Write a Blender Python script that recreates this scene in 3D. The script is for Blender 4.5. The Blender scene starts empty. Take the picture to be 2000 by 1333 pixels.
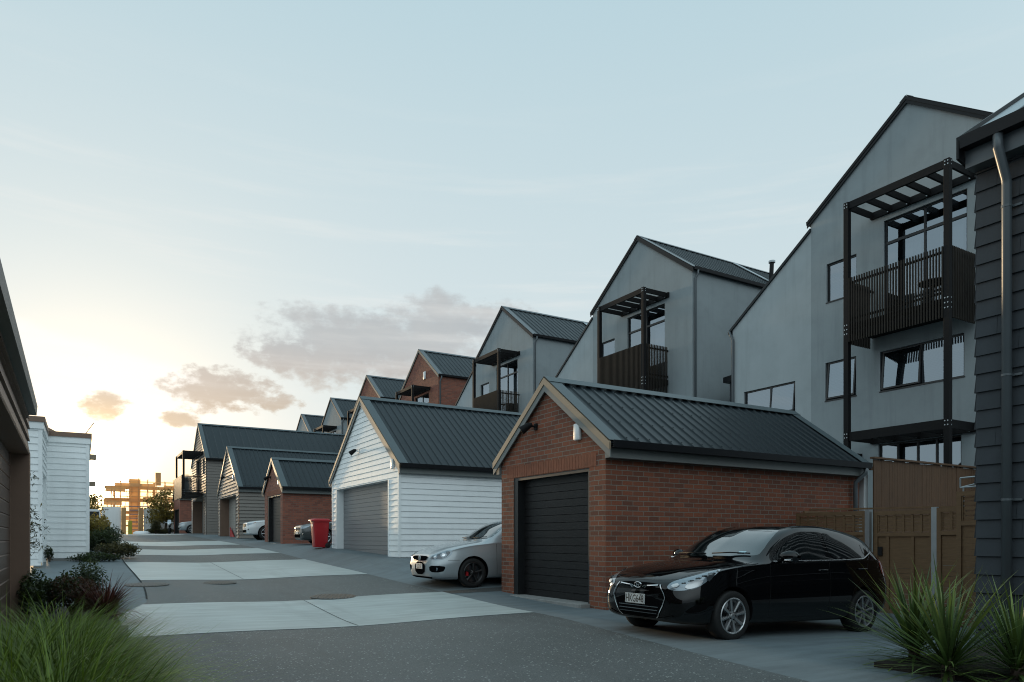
import bpy, bmesh, math, random
from mathutils import Vector, Matrix
from mathutils.bvhtree import BVHTree
from mathutils.geometry import delaunay_2d_cdt
random.seed(7)
S = bpy.context.scene
COL = S.collection
PI = math.pi

# ------------------------------------------------------------------ node helpers
class NT:
    def __init__(s, tree): s.t = tree; s.L = tree.links
    def n(s, typ, **kw):
        o = s.t.nodes.new(typ)
        for k, v in kw.items():
            if k.startswith('i_'):
                key = k[2:]; key = int(key) if key.isdigit() else key.replace('_', ' ')
                s.set(o.inputs[key], v)
            else: setattr(o, k, v)
        return o
    def set(s, inp, v):
        if isinstance(v, bpy.types.NodeSocket): s.L.new(v, inp)
        elif isinstance(v, tuple) and len(v) == 3 and inp.type == 'RGBA': inp.default_value = (*v, 1)
        else: inp.default_value = v
    def m(s, op, a, b=0.0, c=0.0, clamp=False):
        o = s.t.nodes.new('ShaderNodeMath'); o.operation = op; o.use_clamp = clamp
        for i, v in enumerate((a, b, c)): s.set(o.inputs[i], v)
        return o.outputs[0]
    def mix(s, f, a, b, blend='MIX'):
        o = s.t.nodes.new('ShaderNodeMix'); o.data_type = 'RGBA'; o.blend_type = blend
        s.set(o.inputs[0], f); s.set(o.inputs[6], a); s.set(o.inputs[7], b)
        return o.outputs[2]
    def ss(s, x, a, b):
        o = s.t.nodes.new('ShaderNodeMapRange'); o.interpolation_type = 'SMOOTHSTEP'
        s.set(o.inputs[0], x); s.set(o.inputs[1], a); s.set(o.inputs[2], b)
        o.inputs[3].default_value = 0; o.inputs[4].default_value = 1
        return o.outputs[0]
    def noise(s, vec, scale, detail=3, rough=.55):
        o = s.n('ShaderNodeTexNoise'); s.set(o.inputs['Scale'], scale); o.inputs['Detail'].default_value = detail
        o.inputs['Roughness'].default_value = rough
        if vec is not None: s.L.new(vec, o.inputs['Vector'])
        return o.outputs['Fac']

def newmat(name):
    m = bpy.data.materials.new(name); m.use_nodes = True
    nt = NT(m.node_tree); b = m.node_tree.nodes['Principled BSDF']
    return m, nt, b

def plain(name, col, rough=.5, metal=0.0, var=.12, vscale=3.0, bump=0.0, bscale=60.0, coat=0.0, spec=.5, stretch=None, dirt=0.0, streak=0.0):
    m, nt, b = newmat(name)
    tc = nt.n('ShaderNodeTexCoord'); v = tc.outputs['Object']
    if stretch:
        mp = nt.n('ShaderNodeMapping'); nt.L.new(v, mp.inputs[0]); mp.inputs['Scale'].default_value = stretch; v = mp.outputs[0]
    n1 = nt.noise(v, vscale, 5)
    c = nt.mix(n1, tuple(x*(1-var) for x in col), tuple(min(1, x*(1+var)) for x in col))
    if dirt:
        n3 = nt.noise(tc.outputs['Object'], 1.1, 6, .65)
        c = nt.mix(nt.m('MULTIPLY', nt.ss(n3, .45, .75), dirt), c, tuple(x*.45 for x in col))
    if streak:
        ms = nt.n('ShaderNodeMapping'); nt.L.new(tc.outputs['Object'], ms.inputs[0]); ms.inputs['Scale'].default_value = (2.2, 2.2, .16)
        n4 = nt.noise(ms.outputs[0], 1.6, 6, .62); n5 = nt.noise(tc.outputs['Object'], .35, 4, .6)
        c = nt.mix(nt.m('MULTIPLY', nt.ss(n4, .48, .72), streak), c, tuple(x*.55 for x in col))
        c = nt.mix(nt.m('MULTIPLY', nt.ss(n5, .5, .7), streak*.6), c, tuple(min(1, x*1.3) for x in col))
    nt.set(b.inputs['Base Color'], c)
    nt.set(b.inputs['Roughness'], nt.m('ADD', rough-.06, nt.m('MULTIPLY', n1, .12)))
    b.inputs['Metallic'].default_value = metal
    b.inputs['Coat Weight'].default_value = coat; b.inputs['Coat Roughness'].default_value = .03
    b.inputs['Specular IOR Level'].default_value = spec
    if bump:
        n2 = nt.noise(v, bscale, 4)
        bp = nt.n('ShaderNodeBump'); bp.inputs['Strength'].default_value = bump; bp.inputs['Distance'].default_value = .01
        nt.L.new(n2, bp.inputs['Height']); nt.L.new(bp.outputs[0], b.inputs['Normal'])
    return m

def brickmat(name, c1, c2, mortar, bw=.24, rh=.0865):
    m, nt, b = newmat(name)
    uv = nt.n('ShaderNodeTexCoord').outputs['UV']
    br = nt.n('ShaderNodeTexBrick'); nt.L.new(uv, br.inputs['Vector'])
    for k, v in (('Scale', 1.0), ('Mortar Size', .0075), ('Mortar Smooth', .1), ('Bias', -.1), ('Brick Width', bw), ('Row Height', rh)):
        br.inputs[k].default_value = v
    br.offset = .5
    br.inputs['Color1'].default_value = (*c1, 1); br.inputs['Color2'].default_value = (*c2, 1); br.inputs['Mortar'].default_value = (*mortar, 1)
    n1 = nt.noise(uv, 40, 4); n2 = nt.noise(uv, .9, 4)
    c = nt.mix(.55, br.outputs['Color'], nt.mix(n1, (.25, .25, .25), (1, 1, 1)), 'MULTIPLY')
    c = nt.mix(nt.m('MULTIPLY', nt.ss(n2, .5, .8), .35), c, tuple(x*.6 for x in c1))
    nt.set(b.inputs['Base Color'], nt.mix(1, c, (1.5, 1.5, 1.5), 'MULTIPLY')); b.inputs['Roughness'].default_value = .85
    bp = nt.n('ShaderNodeBump'); bp.inputs['Strength'].default_value = .7; bp.inputs['Distance'].default_value = .008
    h = nt.m('SUBTRACT', nt.m('MULTIPLY', n1, .35), br.outputs['Fac'])
    nt.L.new(h, bp.inputs['Height']); nt.L.new(bp.outputs[0], b.inputs['Normal'])
    return m

def asphalt():
    m, nt, b = newmat('asphalt')
    v = nt.n('ShaderNodeTexCoord').outputs['Object']
    vo = nt.n('ShaderNodeTexVoronoi'); nt.L.new(v, vo.inputs['Vector']); vo.inputs['Scale'].default_value = 46
    sep = nt.n('ShaderNodeSeparateColor'); nt.L.new(vo.outputs['Color'], sep.inputs[0])
    n1 = nt.noise(v, .55, 6, .6); n2 = nt.noise(v, 75, 3, .75)
    c = nt.mix(nt.ss(n2, .25, .75), (.012, .017, .018), (.130, .152, .154))
    c = nt.mix(nt.m('MULTIPLY', sep.outputs[1], .3), c, (.06, .068, .07))
    chip = nt.m('MULTIPLY', nt.m('GREATER_THAN', sep.outputs[0], .93), nt.m('LESS_THAN', vo.outputs['Distance'], .42))
    c = nt.mix(nt.m('MULTIPLY', chip, .7), c, (.50, .53, .52))
    c = nt.mix(nt.m('MULTIPLY', nt.ss(n1, .35, .7), .45), c, nt.mix(.5, c, (.15, .168, .172)))
    mpt = nt.n('ShaderNodeMapping'); nt.L.new(v, mpt.inputs[0]); mpt.inputs['Scale'].default_value = (1.1, .10, 1)
    c = nt.mix(nt.m('MULTIPLY', nt.ss(nt.noise(mpt.outputs[0], 1.5, 5, .6), .5, .72), .4), c, (.04, .045, .047))
    n4 = nt.noise(v, 2.2, 5, .7)
    c = nt.mix(nt.m('MULTIPLY', nt.ss(n4, .56, .8), .3), c, (.06, .066, .07))
    nt.set(b.inputs['Base Color'], c); b.inputs['Roughness'].default_value = .62
    bp = nt.n('ShaderNodeBump'); bp.inputs['Strength'].default_value = .6; bp.inputs['Distance'].default_value = .006
    nt.L.new(nt.m('ADD', n2, sep.outputs[2]), bp.inputs['Height']); nt.L.new(bp.outputs[0], b.inputs['Normal'])
    return m

def concrete(name, col, rough=.7):
    m, nt, b = newmat(name)
    v = nt.n('ShaderNodeTexCoord').outputs['Object']
    mp = nt.n('ShaderNodeMapping'); nt.L.new(v, mp.inputs[0]); mp.inputs['Scale'].default_value = (.35, 2.6, 1)
    n1 = nt.noise(mp.outputs[0], 2.2, 7, .65); n2 = nt.noise(v, 90, 3); n3 = nt.noise(v, .7, 5, .6)
    c = nt.mix(nt.ss(n1, .25, .75), tuple(x*.74 for x in col), tuple(x*1.18 for x in col))
    c = nt.mix(nt.m('MULTIPLY', nt.ss(n3, .48, .75), .5), c, tuple(x*.62 for x in col))
    c = nt.mix(nt.m('MULTIPLY', n2, .25), c, tuple(x*.7 for x in col))
    mp2 = nt.n('ShaderNodeMapping'); nt.L.new(v, mp2.inputs[0]); mp2.inputs['Scale'].default_value = (1.2, .12, 1)
    tr = nt.noise(mp2.outputs[0], 1.6, 4, .6)
    c = nt.mix(nt.m('MULTIPLY', nt.ss(tr, .56, .72), .28), c, tuple(x*.5 for x in col))
    nt.set(b.inputs['Base Color'], c)
    nt.set(b.inputs['Roughness'], nt.m('ADD', rough-.12, nt.m('MULTIPLY', n1, .25)))
    bp = nt.n('ShaderNodeBump'); bp.inputs['Strength'].default_value = .25; bp.inputs['Distance'].default_value = .004
    nt.L.new(n2, bp.inputs['Height']); nt.L.new(bp.outputs[0], b.inputs['Normal'])
    return m

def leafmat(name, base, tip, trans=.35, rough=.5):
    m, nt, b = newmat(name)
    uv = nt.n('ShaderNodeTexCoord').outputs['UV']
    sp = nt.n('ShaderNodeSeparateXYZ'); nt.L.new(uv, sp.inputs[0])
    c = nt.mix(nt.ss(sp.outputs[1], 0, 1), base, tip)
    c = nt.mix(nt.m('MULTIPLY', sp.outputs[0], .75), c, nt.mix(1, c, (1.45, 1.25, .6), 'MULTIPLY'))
    fr = nt.m('FRACT', nt.m('MULTIPLY', sp.outputs[0], 37.7))
    c = nt.mix(1, c, nt.mix(fr, (.5, .5, .5), (1.45, 1.45, 1.4)), 'MULTIPLY')
    nt.set(b.inputs['Base Color'], c); b.inputs['Roughness'].default_value = rough
    tr = nt.n('ShaderNodeBsdfTranslucent'); nt.L.new(c, tr.inputs[0])
    mx = nt.n('ShaderNodeMixShader'); mx.inputs[0].default_value = trans
    nt.L.new(b.outputs[0], mx.inputs[1]); nt.L.new(tr.outputs[0], mx.inputs[2])
    nt.L.new(mx.outputs[0], m.node_tree.nodes['Material Output'].inputs[0])
    return m

def glassmat(name, tint=(.5, .56, .6), refl=.30):
    m, nt, b = newmat(name)
    tp = nt.n('ShaderNodeBsdfTransparent'); tp.inputs[0].default_value = (*tint, 1)
    g = nt.n('ShaderNodeBsdfGlossy'); g.inputs['Roughness'].default_value = .015; g.inputs['Color'].default_value = (.72, .84, .95, 1)
    v = nt.n('ShaderNodeTexCoord').outputs['Object']
    bp = nt.n('ShaderNodeBump'); bp.inputs['Strength'].default_value = .06; bp.inputs['Distance'].default_value = .02
    nt.L.new(nt.noise(v, 1.1, 2), bp.inputs['Height']); nt.L.new(bp.outputs[0], g.inputs['Normal'])
    lw = nt.n('ShaderNodeLayerWeight'); lw.inputs[0].default_value = .35
    f = nt.m('ADD', refl, nt.m('MULTIPLY', lw.outputs['Fresnel'], .7), clamp=True)
    mx = nt.n('ShaderNodeMixShader'); nt.L.new(f, mx.inputs[0]); nt.L.new(tp.outputs[0], mx.inputs[1]); nt.L.new(g.outputs[0], mx.inputs[2])
    nt.L.new(mx.outputs[0], m.node_tree.nodes['Material Output'].inputs[0])
    return m

M = {}
M['asphalt'] = asphalt()
M['conc'] = concrete('light_concrete', (.42, .465, .455), .5)
M['drive'] = concrete('driveway_concrete', (.135, .168, .182))
M['kerb'] = concrete('kerb_concrete', (.30, .30, .29))
M['brick'] = brickmat('red_brick', (.215, .066, .033), (.115, .043, .027), (.185, .155, .125))
M['brick2'] = brickmat('red_brick_worn', (.27, .092, .058), (.16, .058, .042), (.16, .115, .09))
M['white'] = plain('white_weatherboard', (.90, .92, .92), .45, var=.05, bump=.08, bscale=30, dirt=.12, streak=.12)
M['grey_board'] = plain('grey_weatherboard', (.19, .17, .15), .5, var=.12, bump=.08, bscale=30)
M['taupe'] = plain('taupe_board', (.20, .125, .088), .5, var=.15, bump=.05, bscale=30)
M['roof'] = plain('dark_roof_metal', (.010, .016, .020), .38, var=.25, vscale=1.2, spec=.3, dirt=.25)
M['roof_trim'] = plain('roof_flashing', (.07, .092, .10), .4, var=.15, spec=.4)
M['trim'] = plain('barge_trim', (.31, .235, .16), .5, var=.1)
M['trim_grey'] = plain('grey_trim', (.17, .185, .18), .5, var=.08)
M['gutter'] = plain('black_gutter', (.008, .009, .011), .4, var=.1, spec=.25)
M['pipe'] = plain('grey_pipe', (.10, .115, .125), .35, var=.1)
M['plaster'] = plain('grey_plaster', (.315, .355, .37), .85, var=.09, vscale=1.4, bump=.2, bscale=90, dirt=.2, streak=.3)
M['plaster2'] = plain('pale_plaster', (.42, .465, .48), .85, var=.09, vscale=1.4, bump=.2, bscale=90, dirt=.15, streak=.25)
M['black_timber'] = plain('black_stained_timber', (.009, .0085, .009), .65, spec=.2, var=.4, vscale=4, bump=.25, bscale=25, stretch=(6, 6, .7))
M['slat'] = plain('dark_slat_timber', (.030, .026, .022), .65, var=.35, vscale=6, spec=.2)
M['black_metal'] = plain('black_metal', (.012, .013, .014), .4, var=.2)
M['black_door'] = plain('black_woodgrain_door', (.0125, .012, .0125), .42, var=.5, vscale=3, bump=.35, bscale=9, stretch=(1, 1.2, 18), spec=.25)
M['grey_door'] = plain('grey_woodgrain_door', (.20, .20, .205), .4, var=.14, vscale=3, bump=.25, bscale=9, stretch=(1, 1.2, 18))
M['brown_door'] = plain('brown_woodgrain_door', (.10, .065, .05), .4, var=.3, vscale=3, bump=.3, bscale=9, stretch=(1, 1.2, 18))
M['pale_door'] = plain('pale_panel_door', (.33, .31, .28), .45, var=.1)
M['galv'] = plain('galvanised_steel', (.42, .46, .48), .38, metal=.6, var=.15, vscale=9)
M['steel'] = plain('bright_steel', (.62, .64, .65), .25, metal=1, var=.1)
M['fence'] = plain('stained_fence_timber', (.125, .064, .032), .75, var=.45, vscale=5, bump=.3, bscale=30, stretch=(9, 9, .8), dirt=.4)
M['fence2'] = plain('treated_fence_timber', (.20, .118, .060), .75, var=.3, vscale=5, bump=.3, bscale=30, stretch=(1, 1, 10), dirt=.3)
M['shingle'] = plain('charcoal_shingle', (.054, .061, .069), .65, spec=.2, var=.25, vscale=4, bump=.12, bscale=40, stretch=(1, 1, .5), dirt=.2)
M['window_frame'] = plain('black_aluminium', (.012, .013, .015), .35, var=.1)
M['blind'] = plain('white_blind', (.50, .54, .56), .6, var=.04)
M['plastic_white'] = plain('white_plastic', (.75, .77, .78), .35, var=.03)
M['plastic_black'] = plain('black_plastic', (.009, .009, .010), .6, var=.15, spec=.15)
M['glass'] = glassmat('window_glass')
M['red'] = plain('red_bin_plastic', (.44, .014, .02), .42, var=.1, dirt=.15)
M['rubber'] = plain('tyre_rubber', (.010, .010, .010), .75, var=.2)
M['alloy'] = plain('alloy_silver', (.50, .51, .52), .28, metal=.85, var=.05)
M['alloy_black'] = plain('alloy_black', (.012, .012, .013), .3, var=.1, spec=.6)
M['chrome'] = plain('chrome', (.75, .76, .77), .08, metal=1, var=.02)
M['car_black'] = plain('black_car_paint', (.002, .002, .0025), .3, var=.05, coat=1.0, spec=0.0)
M['car_silver'] = plain('silver_car_paint', (.43, .47, .49), .32, metal=.4, var=.03, coat=.8)
M['car_grey'] = plain('charcoal_car_paint', (.045, .05, .05), .32, metal=.3, var=.03, coat=.8)
M['car_white'] = plain('white_car_paint', (.72, .74, .75), .3, var=.02, coat=.8)
M['car_glass'] = plain('car_glass', (.004, .006, .007), .05, var=.05, spec=.5)
M['lamp_glass'] = plain('headlamp_glass', (.26, .31, .35), .12, metal=.35, var=.25, vscale=14, coat=1)
M['lamp_dark'] = plain('headlamp_housing', (.07, .08, .09), .15, metal=.5, var=.2, coat=1)
M['tail_red'] = plain('tail_lamp_red', (.28, .008, .008), .15, var=.1, coat=1)
M['amber'] = plain('amber_lens', (.5, .14, .02), .2, var=.1, coat=1)
M['plate'] = plain('plate_white', (.62, .63, .62), .4, var=.02)
M['plate_black'] = plain('plate_black', (.008, .008, .008), .4, var=.02)
M['soil'] = plain('dark_soil', (.028, .021, .016), .95, var=.4, vscale=20, bump=.6, bscale=60)
M['gravel'] = plain('dark_gravel', (.06, .06, .058), .9, var=.6, vscale=45, bump=.8, bscale=70)
M['bark'] = plain('bark', (.07, .05, .035), .9, var=.3, bump=.4, bscale=30)
M['grass'] = leafmat('grass_blade', (.055, .110, .012), (.165, .25, .045))
M['grass_dry'] = leafmat('grass_blade_pale', (.14, .13, .04), (.32, .28, .11))
M['cordyline'] = leafmat('sword_leaf', (.05, .088, .024), (.12, .185, .065), .25, .4)
M['red_leaf'] = leafmat('red_flax_leaf', (.028, .010, .010), (.12, .036, .028), .3)
M['hedge'] = leafmat('dark_hedge_leaf', (.012, .022, .007), (.04, .062, .018))
M['hedge_red'] = leafmat('bronze_hedge_leaf', (.020, .011, .006), (.07, .035, .018))
M['olive'] = leafmat('olive_leaf', (.03, .035, .014), (.11, .10, .045), .4)
M['tree_leaf'] = leafmat('golden_tree_leaf', (.10, .085, .022), (.32, .25, .07), .5)  # yellow-olive tone of the far trees and the tall bush
M['glow_netting'] = None
def glow_net():
    m, nt, b = newmat('scaffold_glow')
    v = nt.n('ShaderNodeTexCoord').outputs['Object']
    c = nt.mix(nt.noise(v, .5, 4), (.80, .54, .27), (.92, .70, .42))  # gold tone puts the low sun's glow and haze into the colour
    d = nt.n('ShaderNodeBsdfDiffuse'); nt.L.new(c, d.inputs[0])
    t = nt.n('ShaderNodeBsdfTranslucent'); nt.L.new(c, t.inputs[0])
    mx = nt.n('ShaderNodeMixShader'); mx.inputs[0].default_value = .62
    nt.L.new(d.outputs[0], mx.inputs[1]); nt.L.new(t.outputs[0], mx.inputs[2])
    nt.L.new(mx.outputs[0], m.node_tree.nodes['Material Output'].inputs[0])
    return m
M['glow_netting'] = glow_net(); M['grille_black'] = plain('grille_black', (.006, .006, .0065), 1.0, var=.2, spec=0.0); M['windscreen'] = plain('windscreen_glass', (.006, .009, .010), .04, var=.05, spec=1.0, coat=1.0); M['joint'] = plain('joint_grey', (.06, .062, .062), .95, spec=0.0)  # last entry: matte dark grey of the lane's joint lines
M['scaf'] = plain('scaffold_timber', (.50, .28, .12), .7, var=.25, vscale=2)
M['scaf2'] = plain('scaffold_mauve_sheet', (.30, .19, .18), .7, var=.2, vscale=2)
M['purple'] = plain('purple_cloth', (.11, .03, .22), .8, var=.3)
M['sticker'] = plain('sticker_blue', (.42, .62, .68), .4, var=.25, vscale=40)
M['cast_iron'] = plain('cast_iron_cover', (.085, .08, .072), .6, var=.5, vscale=40, bump=.5, bscale=60)
M['yellow'] = plain('yellow_post', (.45, .40, .05), .6, var=.1)

# ------------------------------------------------------------------ objects
OFF = {}
def thing(name, label, cat, loc=(0, 0, 0), rz=0.0, group=None, ry=0.0):
    o = bpy.data.objects.new(name, None); COL.objects.link(o)
    o.location = loc; o.rotation_euler = (0, ry, rz); o.empty_display_size = .2
    o['label'] = label; o['category'] = cat
    if group: o['group'] = group
    OFF[o.name] = Vector(loc)
    return o
def tag(o, label, cat, group=None):
    o['label'] = label; o['category'] = cat
    if group: o['group'] = group
    return o
def structure(o): o['kind'] = 'structure'; return o

class MB:
    def __init__(s): s.v = []; s.f = []; s.uv = []
    def face(s, pts, uv=None):
        i = len(s.v); s.v += [Vector(p) for p in pts]; s.f.append(list(range(i, i+len(pts)))); s.uv.append(uv)
    def mesh(s, verts, faces, uvs=None):
        i = len(s.v); s.v += [Vector(p) for p in verts]
        for k, f in enumerate(faces):
            s.f.append([i+a for a in f]); s.uv.append(uvs[k] if uvs else None)
    def box(s, x0, x1, y0, y1, z0, z1):
        p = [(x0, y0, z0), (x1, y0, z0), (x1, y1, z0), (x0, y1, z0), (x0, y0, z1), (x1, y0, z1), (x1, y1, z1), (x0, y1, z1)]
        s.mesh(p, [(3, 2, 1, 0), (4, 5, 6, 7), (0, 1, 5, 4), (1, 2, 6, 5), (2, 3, 7, 6), (3, 0, 4, 7)])
        return s
    def obox(s, c, ax, ay, az):
        c = Vector(c); ax = Vector(ax); ay = Vector(ay); az = Vector(az)
        p = [c+sx*ax+sy*ay+sz*az for sz in (-1, 1) for sx, sy in ((-1, -1), (1, -1), (1, 1), (-1, 1))]
        s.mesh(p, [(3, 2, 1, 0), (4, 5, 6, 7), (0, 1, 5, 4), (1, 2, 6, 5), (2, 3, 7, 6), (3, 0, 4, 7)])
        return s
    def bar(s, a, b, w, h, up=(0, 0, 1)):
        a = Vector(a); b = Vector(b); d = (b-a); L = d.length; d.normalize()
        u = Vector(up); sd = d.cross(u)
        if sd.length < 1e-4: sd = d.cross(Vector((1, 0, 0)))
        sd.normalize(); u = sd.cross(d)
        return s.obox((a+b)/2, d*(L/2), sd*(w/2), u*(h/2))
    def tube(s, path, r, n=10, caps=True):
        path = [Vector(p) for p in path]; rings = []
        rr = r if isinstance(r, (list, tuple)) else [r]*len(path)
        prev = None
        for i, p in enumerate(path):
            d = (path[min(i+1, len(path)-1)]-path[max(i-1, 0)]).normalized()
            if prev is None:
                a = d.cross(Vector((0, 0, 1)));
                if a.length < 1e-3: a = d.cross(Vector((1, 0, 0)))
            else: a = prev - d*prev.dot(d)
            a.normalize(); prev = a; b = d.cross(a)
            rings.append([p+(a*math.cos(2*PI*k/n)+b*math.sin(2*PI*k/n))*rr[i] for k in range(n)])
        vs = [q for R in rings for q in R]; fs = []
        for i in range(len(rings)-1):
            for k in range(n):
                fs.append((i*n+k, i*n+(k+1) % n, (i+1)*n+(k+1) % n, (i+1)*n+k))
        if caps:
            fs.append(tuple(range(n-1, -1, -1))); fs.append(tuple((len(rings)-1)*n+k for k in range(n)))
        s.mesh(vs, fs); return s
    def lathe(s, prof, origin, axis='y', n=32):
        vs = []; fs = []; o = Vector(origin)
        for (r, a) in prof:
            for k in range(n):
                t = 2*PI*k/n
                if axis == 'y': vs.append(o+Vector((r*math.cos(t), a, r*math.sin(t))))
                elif axis == 'x': vs.append(o+Vector((a, r*math.cos(t), r*math.sin(t))))
                else: vs.append(o+Vector((r*math.cos(t), r*math.sin(t), a)))
        for i in range(len(prof)-1):
            for k in range(n): fs.append((i*n+k, i*n+(k+1) % n, (i+1)*n+(k+1) % n, (i+1)*n+k))
        s.mesh(vs, fs); return s
    def prism(s, poly, f0, f1):
        # poly: list of 2-D points, f0/f1: functions to 3-D
        a = [f0(p) for p in poly]; b = [f1(p) for p in poly]; n = len(poly)
        s.face(a[::-1]); s.face(b)
        for i in range(n): s.face([a[i], a[(i+1) % n], b[(i+1) % n], b[i]])
        return s
    def build(s, name, mat, parent=None, smooth=False, local=False, sharp=None, bevel=0.0, weld=False):
        off = Vector((0, 0, 0))
        root = parent
        if parent is not None:
            while root.parent is not None: root = root.parent
            if not local: off = OFF.get(root.name, off)
        me = bpy.data.meshes.new(name)
        me.from_pydata([v-off for v in s.v], [], s.f)
        uvl = me.uv_layers.new(name='UVMap')
        data = uvl.data
        for pi, p in enumerate(me.polygons):
            cu = s.uv[pi]
            if cu is not None:
                for k, li in enumerate(p.loop_indices): data[li].uv = cu[k]
            else:
                n = p.normal
                if abs(n.z) > .92 or n.length < .5:
                    for li in p.loop_indices:
                        q = me.vertices[me.loops[li].vertex_index].co; data[li].uv = (q.x, q.y)
                else:
                    t = Vector((0, 0, 1)).cross(n).normalized(); w = n.cross(t)
                    if abs(n.z) < .2: w = Vector((0, 0, 1))
                    for li in p.loop_indices:
                        q = me.vertices[me.loops[li].vertex_index].co; data[li].uv = (q.dot(t), q.dot(w))
        if weld or bevel:
            bm = bmesh.new(); bm.from_mesh(me)
            bmesh.ops.remove_doubles(bm, verts=bm.verts, dist=.0004)
            if bevel:
                bmesh.ops.bevel(bm, geom=[e for e in bm.edges if e.is_manifold and e.calc_face_angle(0) > .5], offset=bevel, segments=2, affect='EDGES', profile=.5)
            bm.to_mesh(me); bm.free()
        if smooth:
            me.shade_smooth()
            if sharp: me.set_sharp_from_angle(angle=math.radians(sharp))
        for mm in (mat if isinstance(mat, (list, tuple)) else [mat]): me.materials.append(mm)
        o = bpy.data.objects.new(name, me); COL.objects.link(o)
        if parent is not None: o.parent = parent
        return o

def pchip(xs, ys):
    n = len(xs); h = [xs[i+1]-xs[i] for i in range(n-1)]; d = [(ys[i+1]-ys[i])/h[i] for i in range(n-1)]
    m = [0.0]*n; m[0] = d[0]; m[-1] = d[-1]
    for i in range(1, n-1):
        if d[i-1]*d[i] > 0:
            w1 = 2*h[i]+h[i-1]; w2 = h[i]+2*h[i-1]; m[i] = (w1+w2)/(w1/d[i-1]+w2/d[i])
    def f(x):
        if x <= xs[0]: return ys[0]
        if x >= xs[-1]: return ys[-1]
        i = max(k for k in range(n-1) if xs[k] <= x); t = (x-xs[i])/h[i]
        return (ys[i]*(2*t**3-3*t*t+1)+h[i]*m[i]*(t**3-2*t*t+t)+ys[i+1]*(-2*t**3+3*t*t)+h[i]*m[i+1]*(t**3-t*t))
    return f
def sst(x, a, b):
    t = min(1, max(0, (x-a)/(b-a))); return t*t*(3-2*t)

# ------------------------------------------------------------------ terrain
zlane = pchip([-20, 9.8, 13.3, 18, 24.5, 28, 36, 43, 55, 62, 75, 120], [0, 0, .1, .27, .5, .65, .91, 1.09, 1.42, 1.58, 1.66, 1.7])
zrise = pchip([0, 13.0, 14.3, 19, 26, 33, 46, 56, 75], [0, 0, .11, .32, .3, .18, .12, .08, .03])
def zg(x, y):
    z = zlane(y)
    z -= .05*math.exp(-((x-3.3)/1.3)**2)*sst(y, 7, 11)
    z += zrise(y)*sst(x, 6.25, 7.75)
    if x > 6.6: z -= .032*(min(x, 13)-6.6)*(1-sst(y, 7.6, 9.4))
    return z
def sheet(name, xl, xr, ys, dz, mat, nx=14, wob=0.0):
    """ground-hugging sheet between two edge functions x=xl(y), x=xr(y)"""
    mb = MB(); vs = []; fs = []
    for y in ys:
        a, b = xl(y), xr(y)
        for i in range(nx+1):
            x = a+(b-a)*i/nx; vs.append((x, y, zg(x, y)+dz))
    for j in range(len(ys)-1):
        for i in range(nx): fs.append((j*(nx+1)+i, j*(nx+1)+i+1, (j+1)*(nx+1)+i+1, (j+1)*(nx+1)+i))
    mb.mesh(vs, fs)
    return structure(mb.build(name, mat, smooth=True, weld=False))
def frange(a, b, st):
    n = max(1, int(math.ceil((b-a)/st))); return [a+(b-a)*i/n for i in range(n+1)]
gx = [-900, -300, -100, -40, -15, -8]+frange(-5, 15, .35)+[17, 20, 25, 32, 45, 90, 300, 900]
gy = [-300, -80, -25, -10]+frange(-5, 32, .45)+frange(33, 78, 1.5)+[85, 95, 120, 180, 300, 600, 1200, 2500]
mb = MB(); nxx = len(gx)
mb.mesh([(x, y, zg(x, y)) for y in gy for x in gx],
        [(j*nxx+i, j*nxx+i+1, (j+1)*nxx+i+1, (j+1)*nxx+i) for j in range(len(gy)-1) for i in range(nxx-1)])
structure(mb.build('ground', M['drive'], smooth=True))
lane_l = pchip([-20, 9, 12, 14, 18, 25, 60], [.2, .4, .5, .95, 1.08, 1.05, 1.15])
lane_r = pchip([-20, 0, 3.9, 6.44, 9.8, 13.4, 24.5, 60], [4.6, 4.75, 5.23, 5.70, 6.3, 6.35, 6.42, 6.5])
sheet('lane', lane_l, lane_r, frange(-18, 60, .5), .004, M['asphalt'])
for (a, b) in ((9.83, 13.4), (18.05, 24.4), (28.0, 32.2), (36.2, 42.5), (58.0, 64.0)):
    sheet('concrete_band', lane_l, lane_r, frange(a, b, .4), .009, M['conc'])
# the lane's saw-cut joint lines and the gravel strip beside the near brick garage
def joint(pts, w=.012):
    mb = MB()
    for (x0, y0), (x1, y1) in zip(pts[:-1], pts[1:]):
        n = max(2, int(math.hypot(x1-x0, y1-y0)/.3)); d = Vector((x1-x0, y1-y0, 0)).normalized(); s = Vector((-d.y, d.x, 0))*w/2
        P = [Vector((x0+(x1-x0)*i/n, y0+(y1-y0)*i/n, 0)) for i in range(n+1)]
        for p, q in zip(P[:-1], P[1:]):
            mb.face([(v.x, v.y, zg(v.x, v.y)+.0125) for v in (p-s, q-s, q+s, p+s)])
    return structure(mb.build('joint_line', M['joint']))
joint([(3.35, 9.86), (3.5, 13.37)]); joint([(3.3, 18.1), (3.45, 24.35)])
joint([(lane_l(y), y) for y in frange(14.2, 26, .6)], .03)
sheet('gravel_strip', lambda y: 6.4, lambda y: 8.6, frange(13.1, 13.55, .15), .006, M['gravel'])

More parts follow.
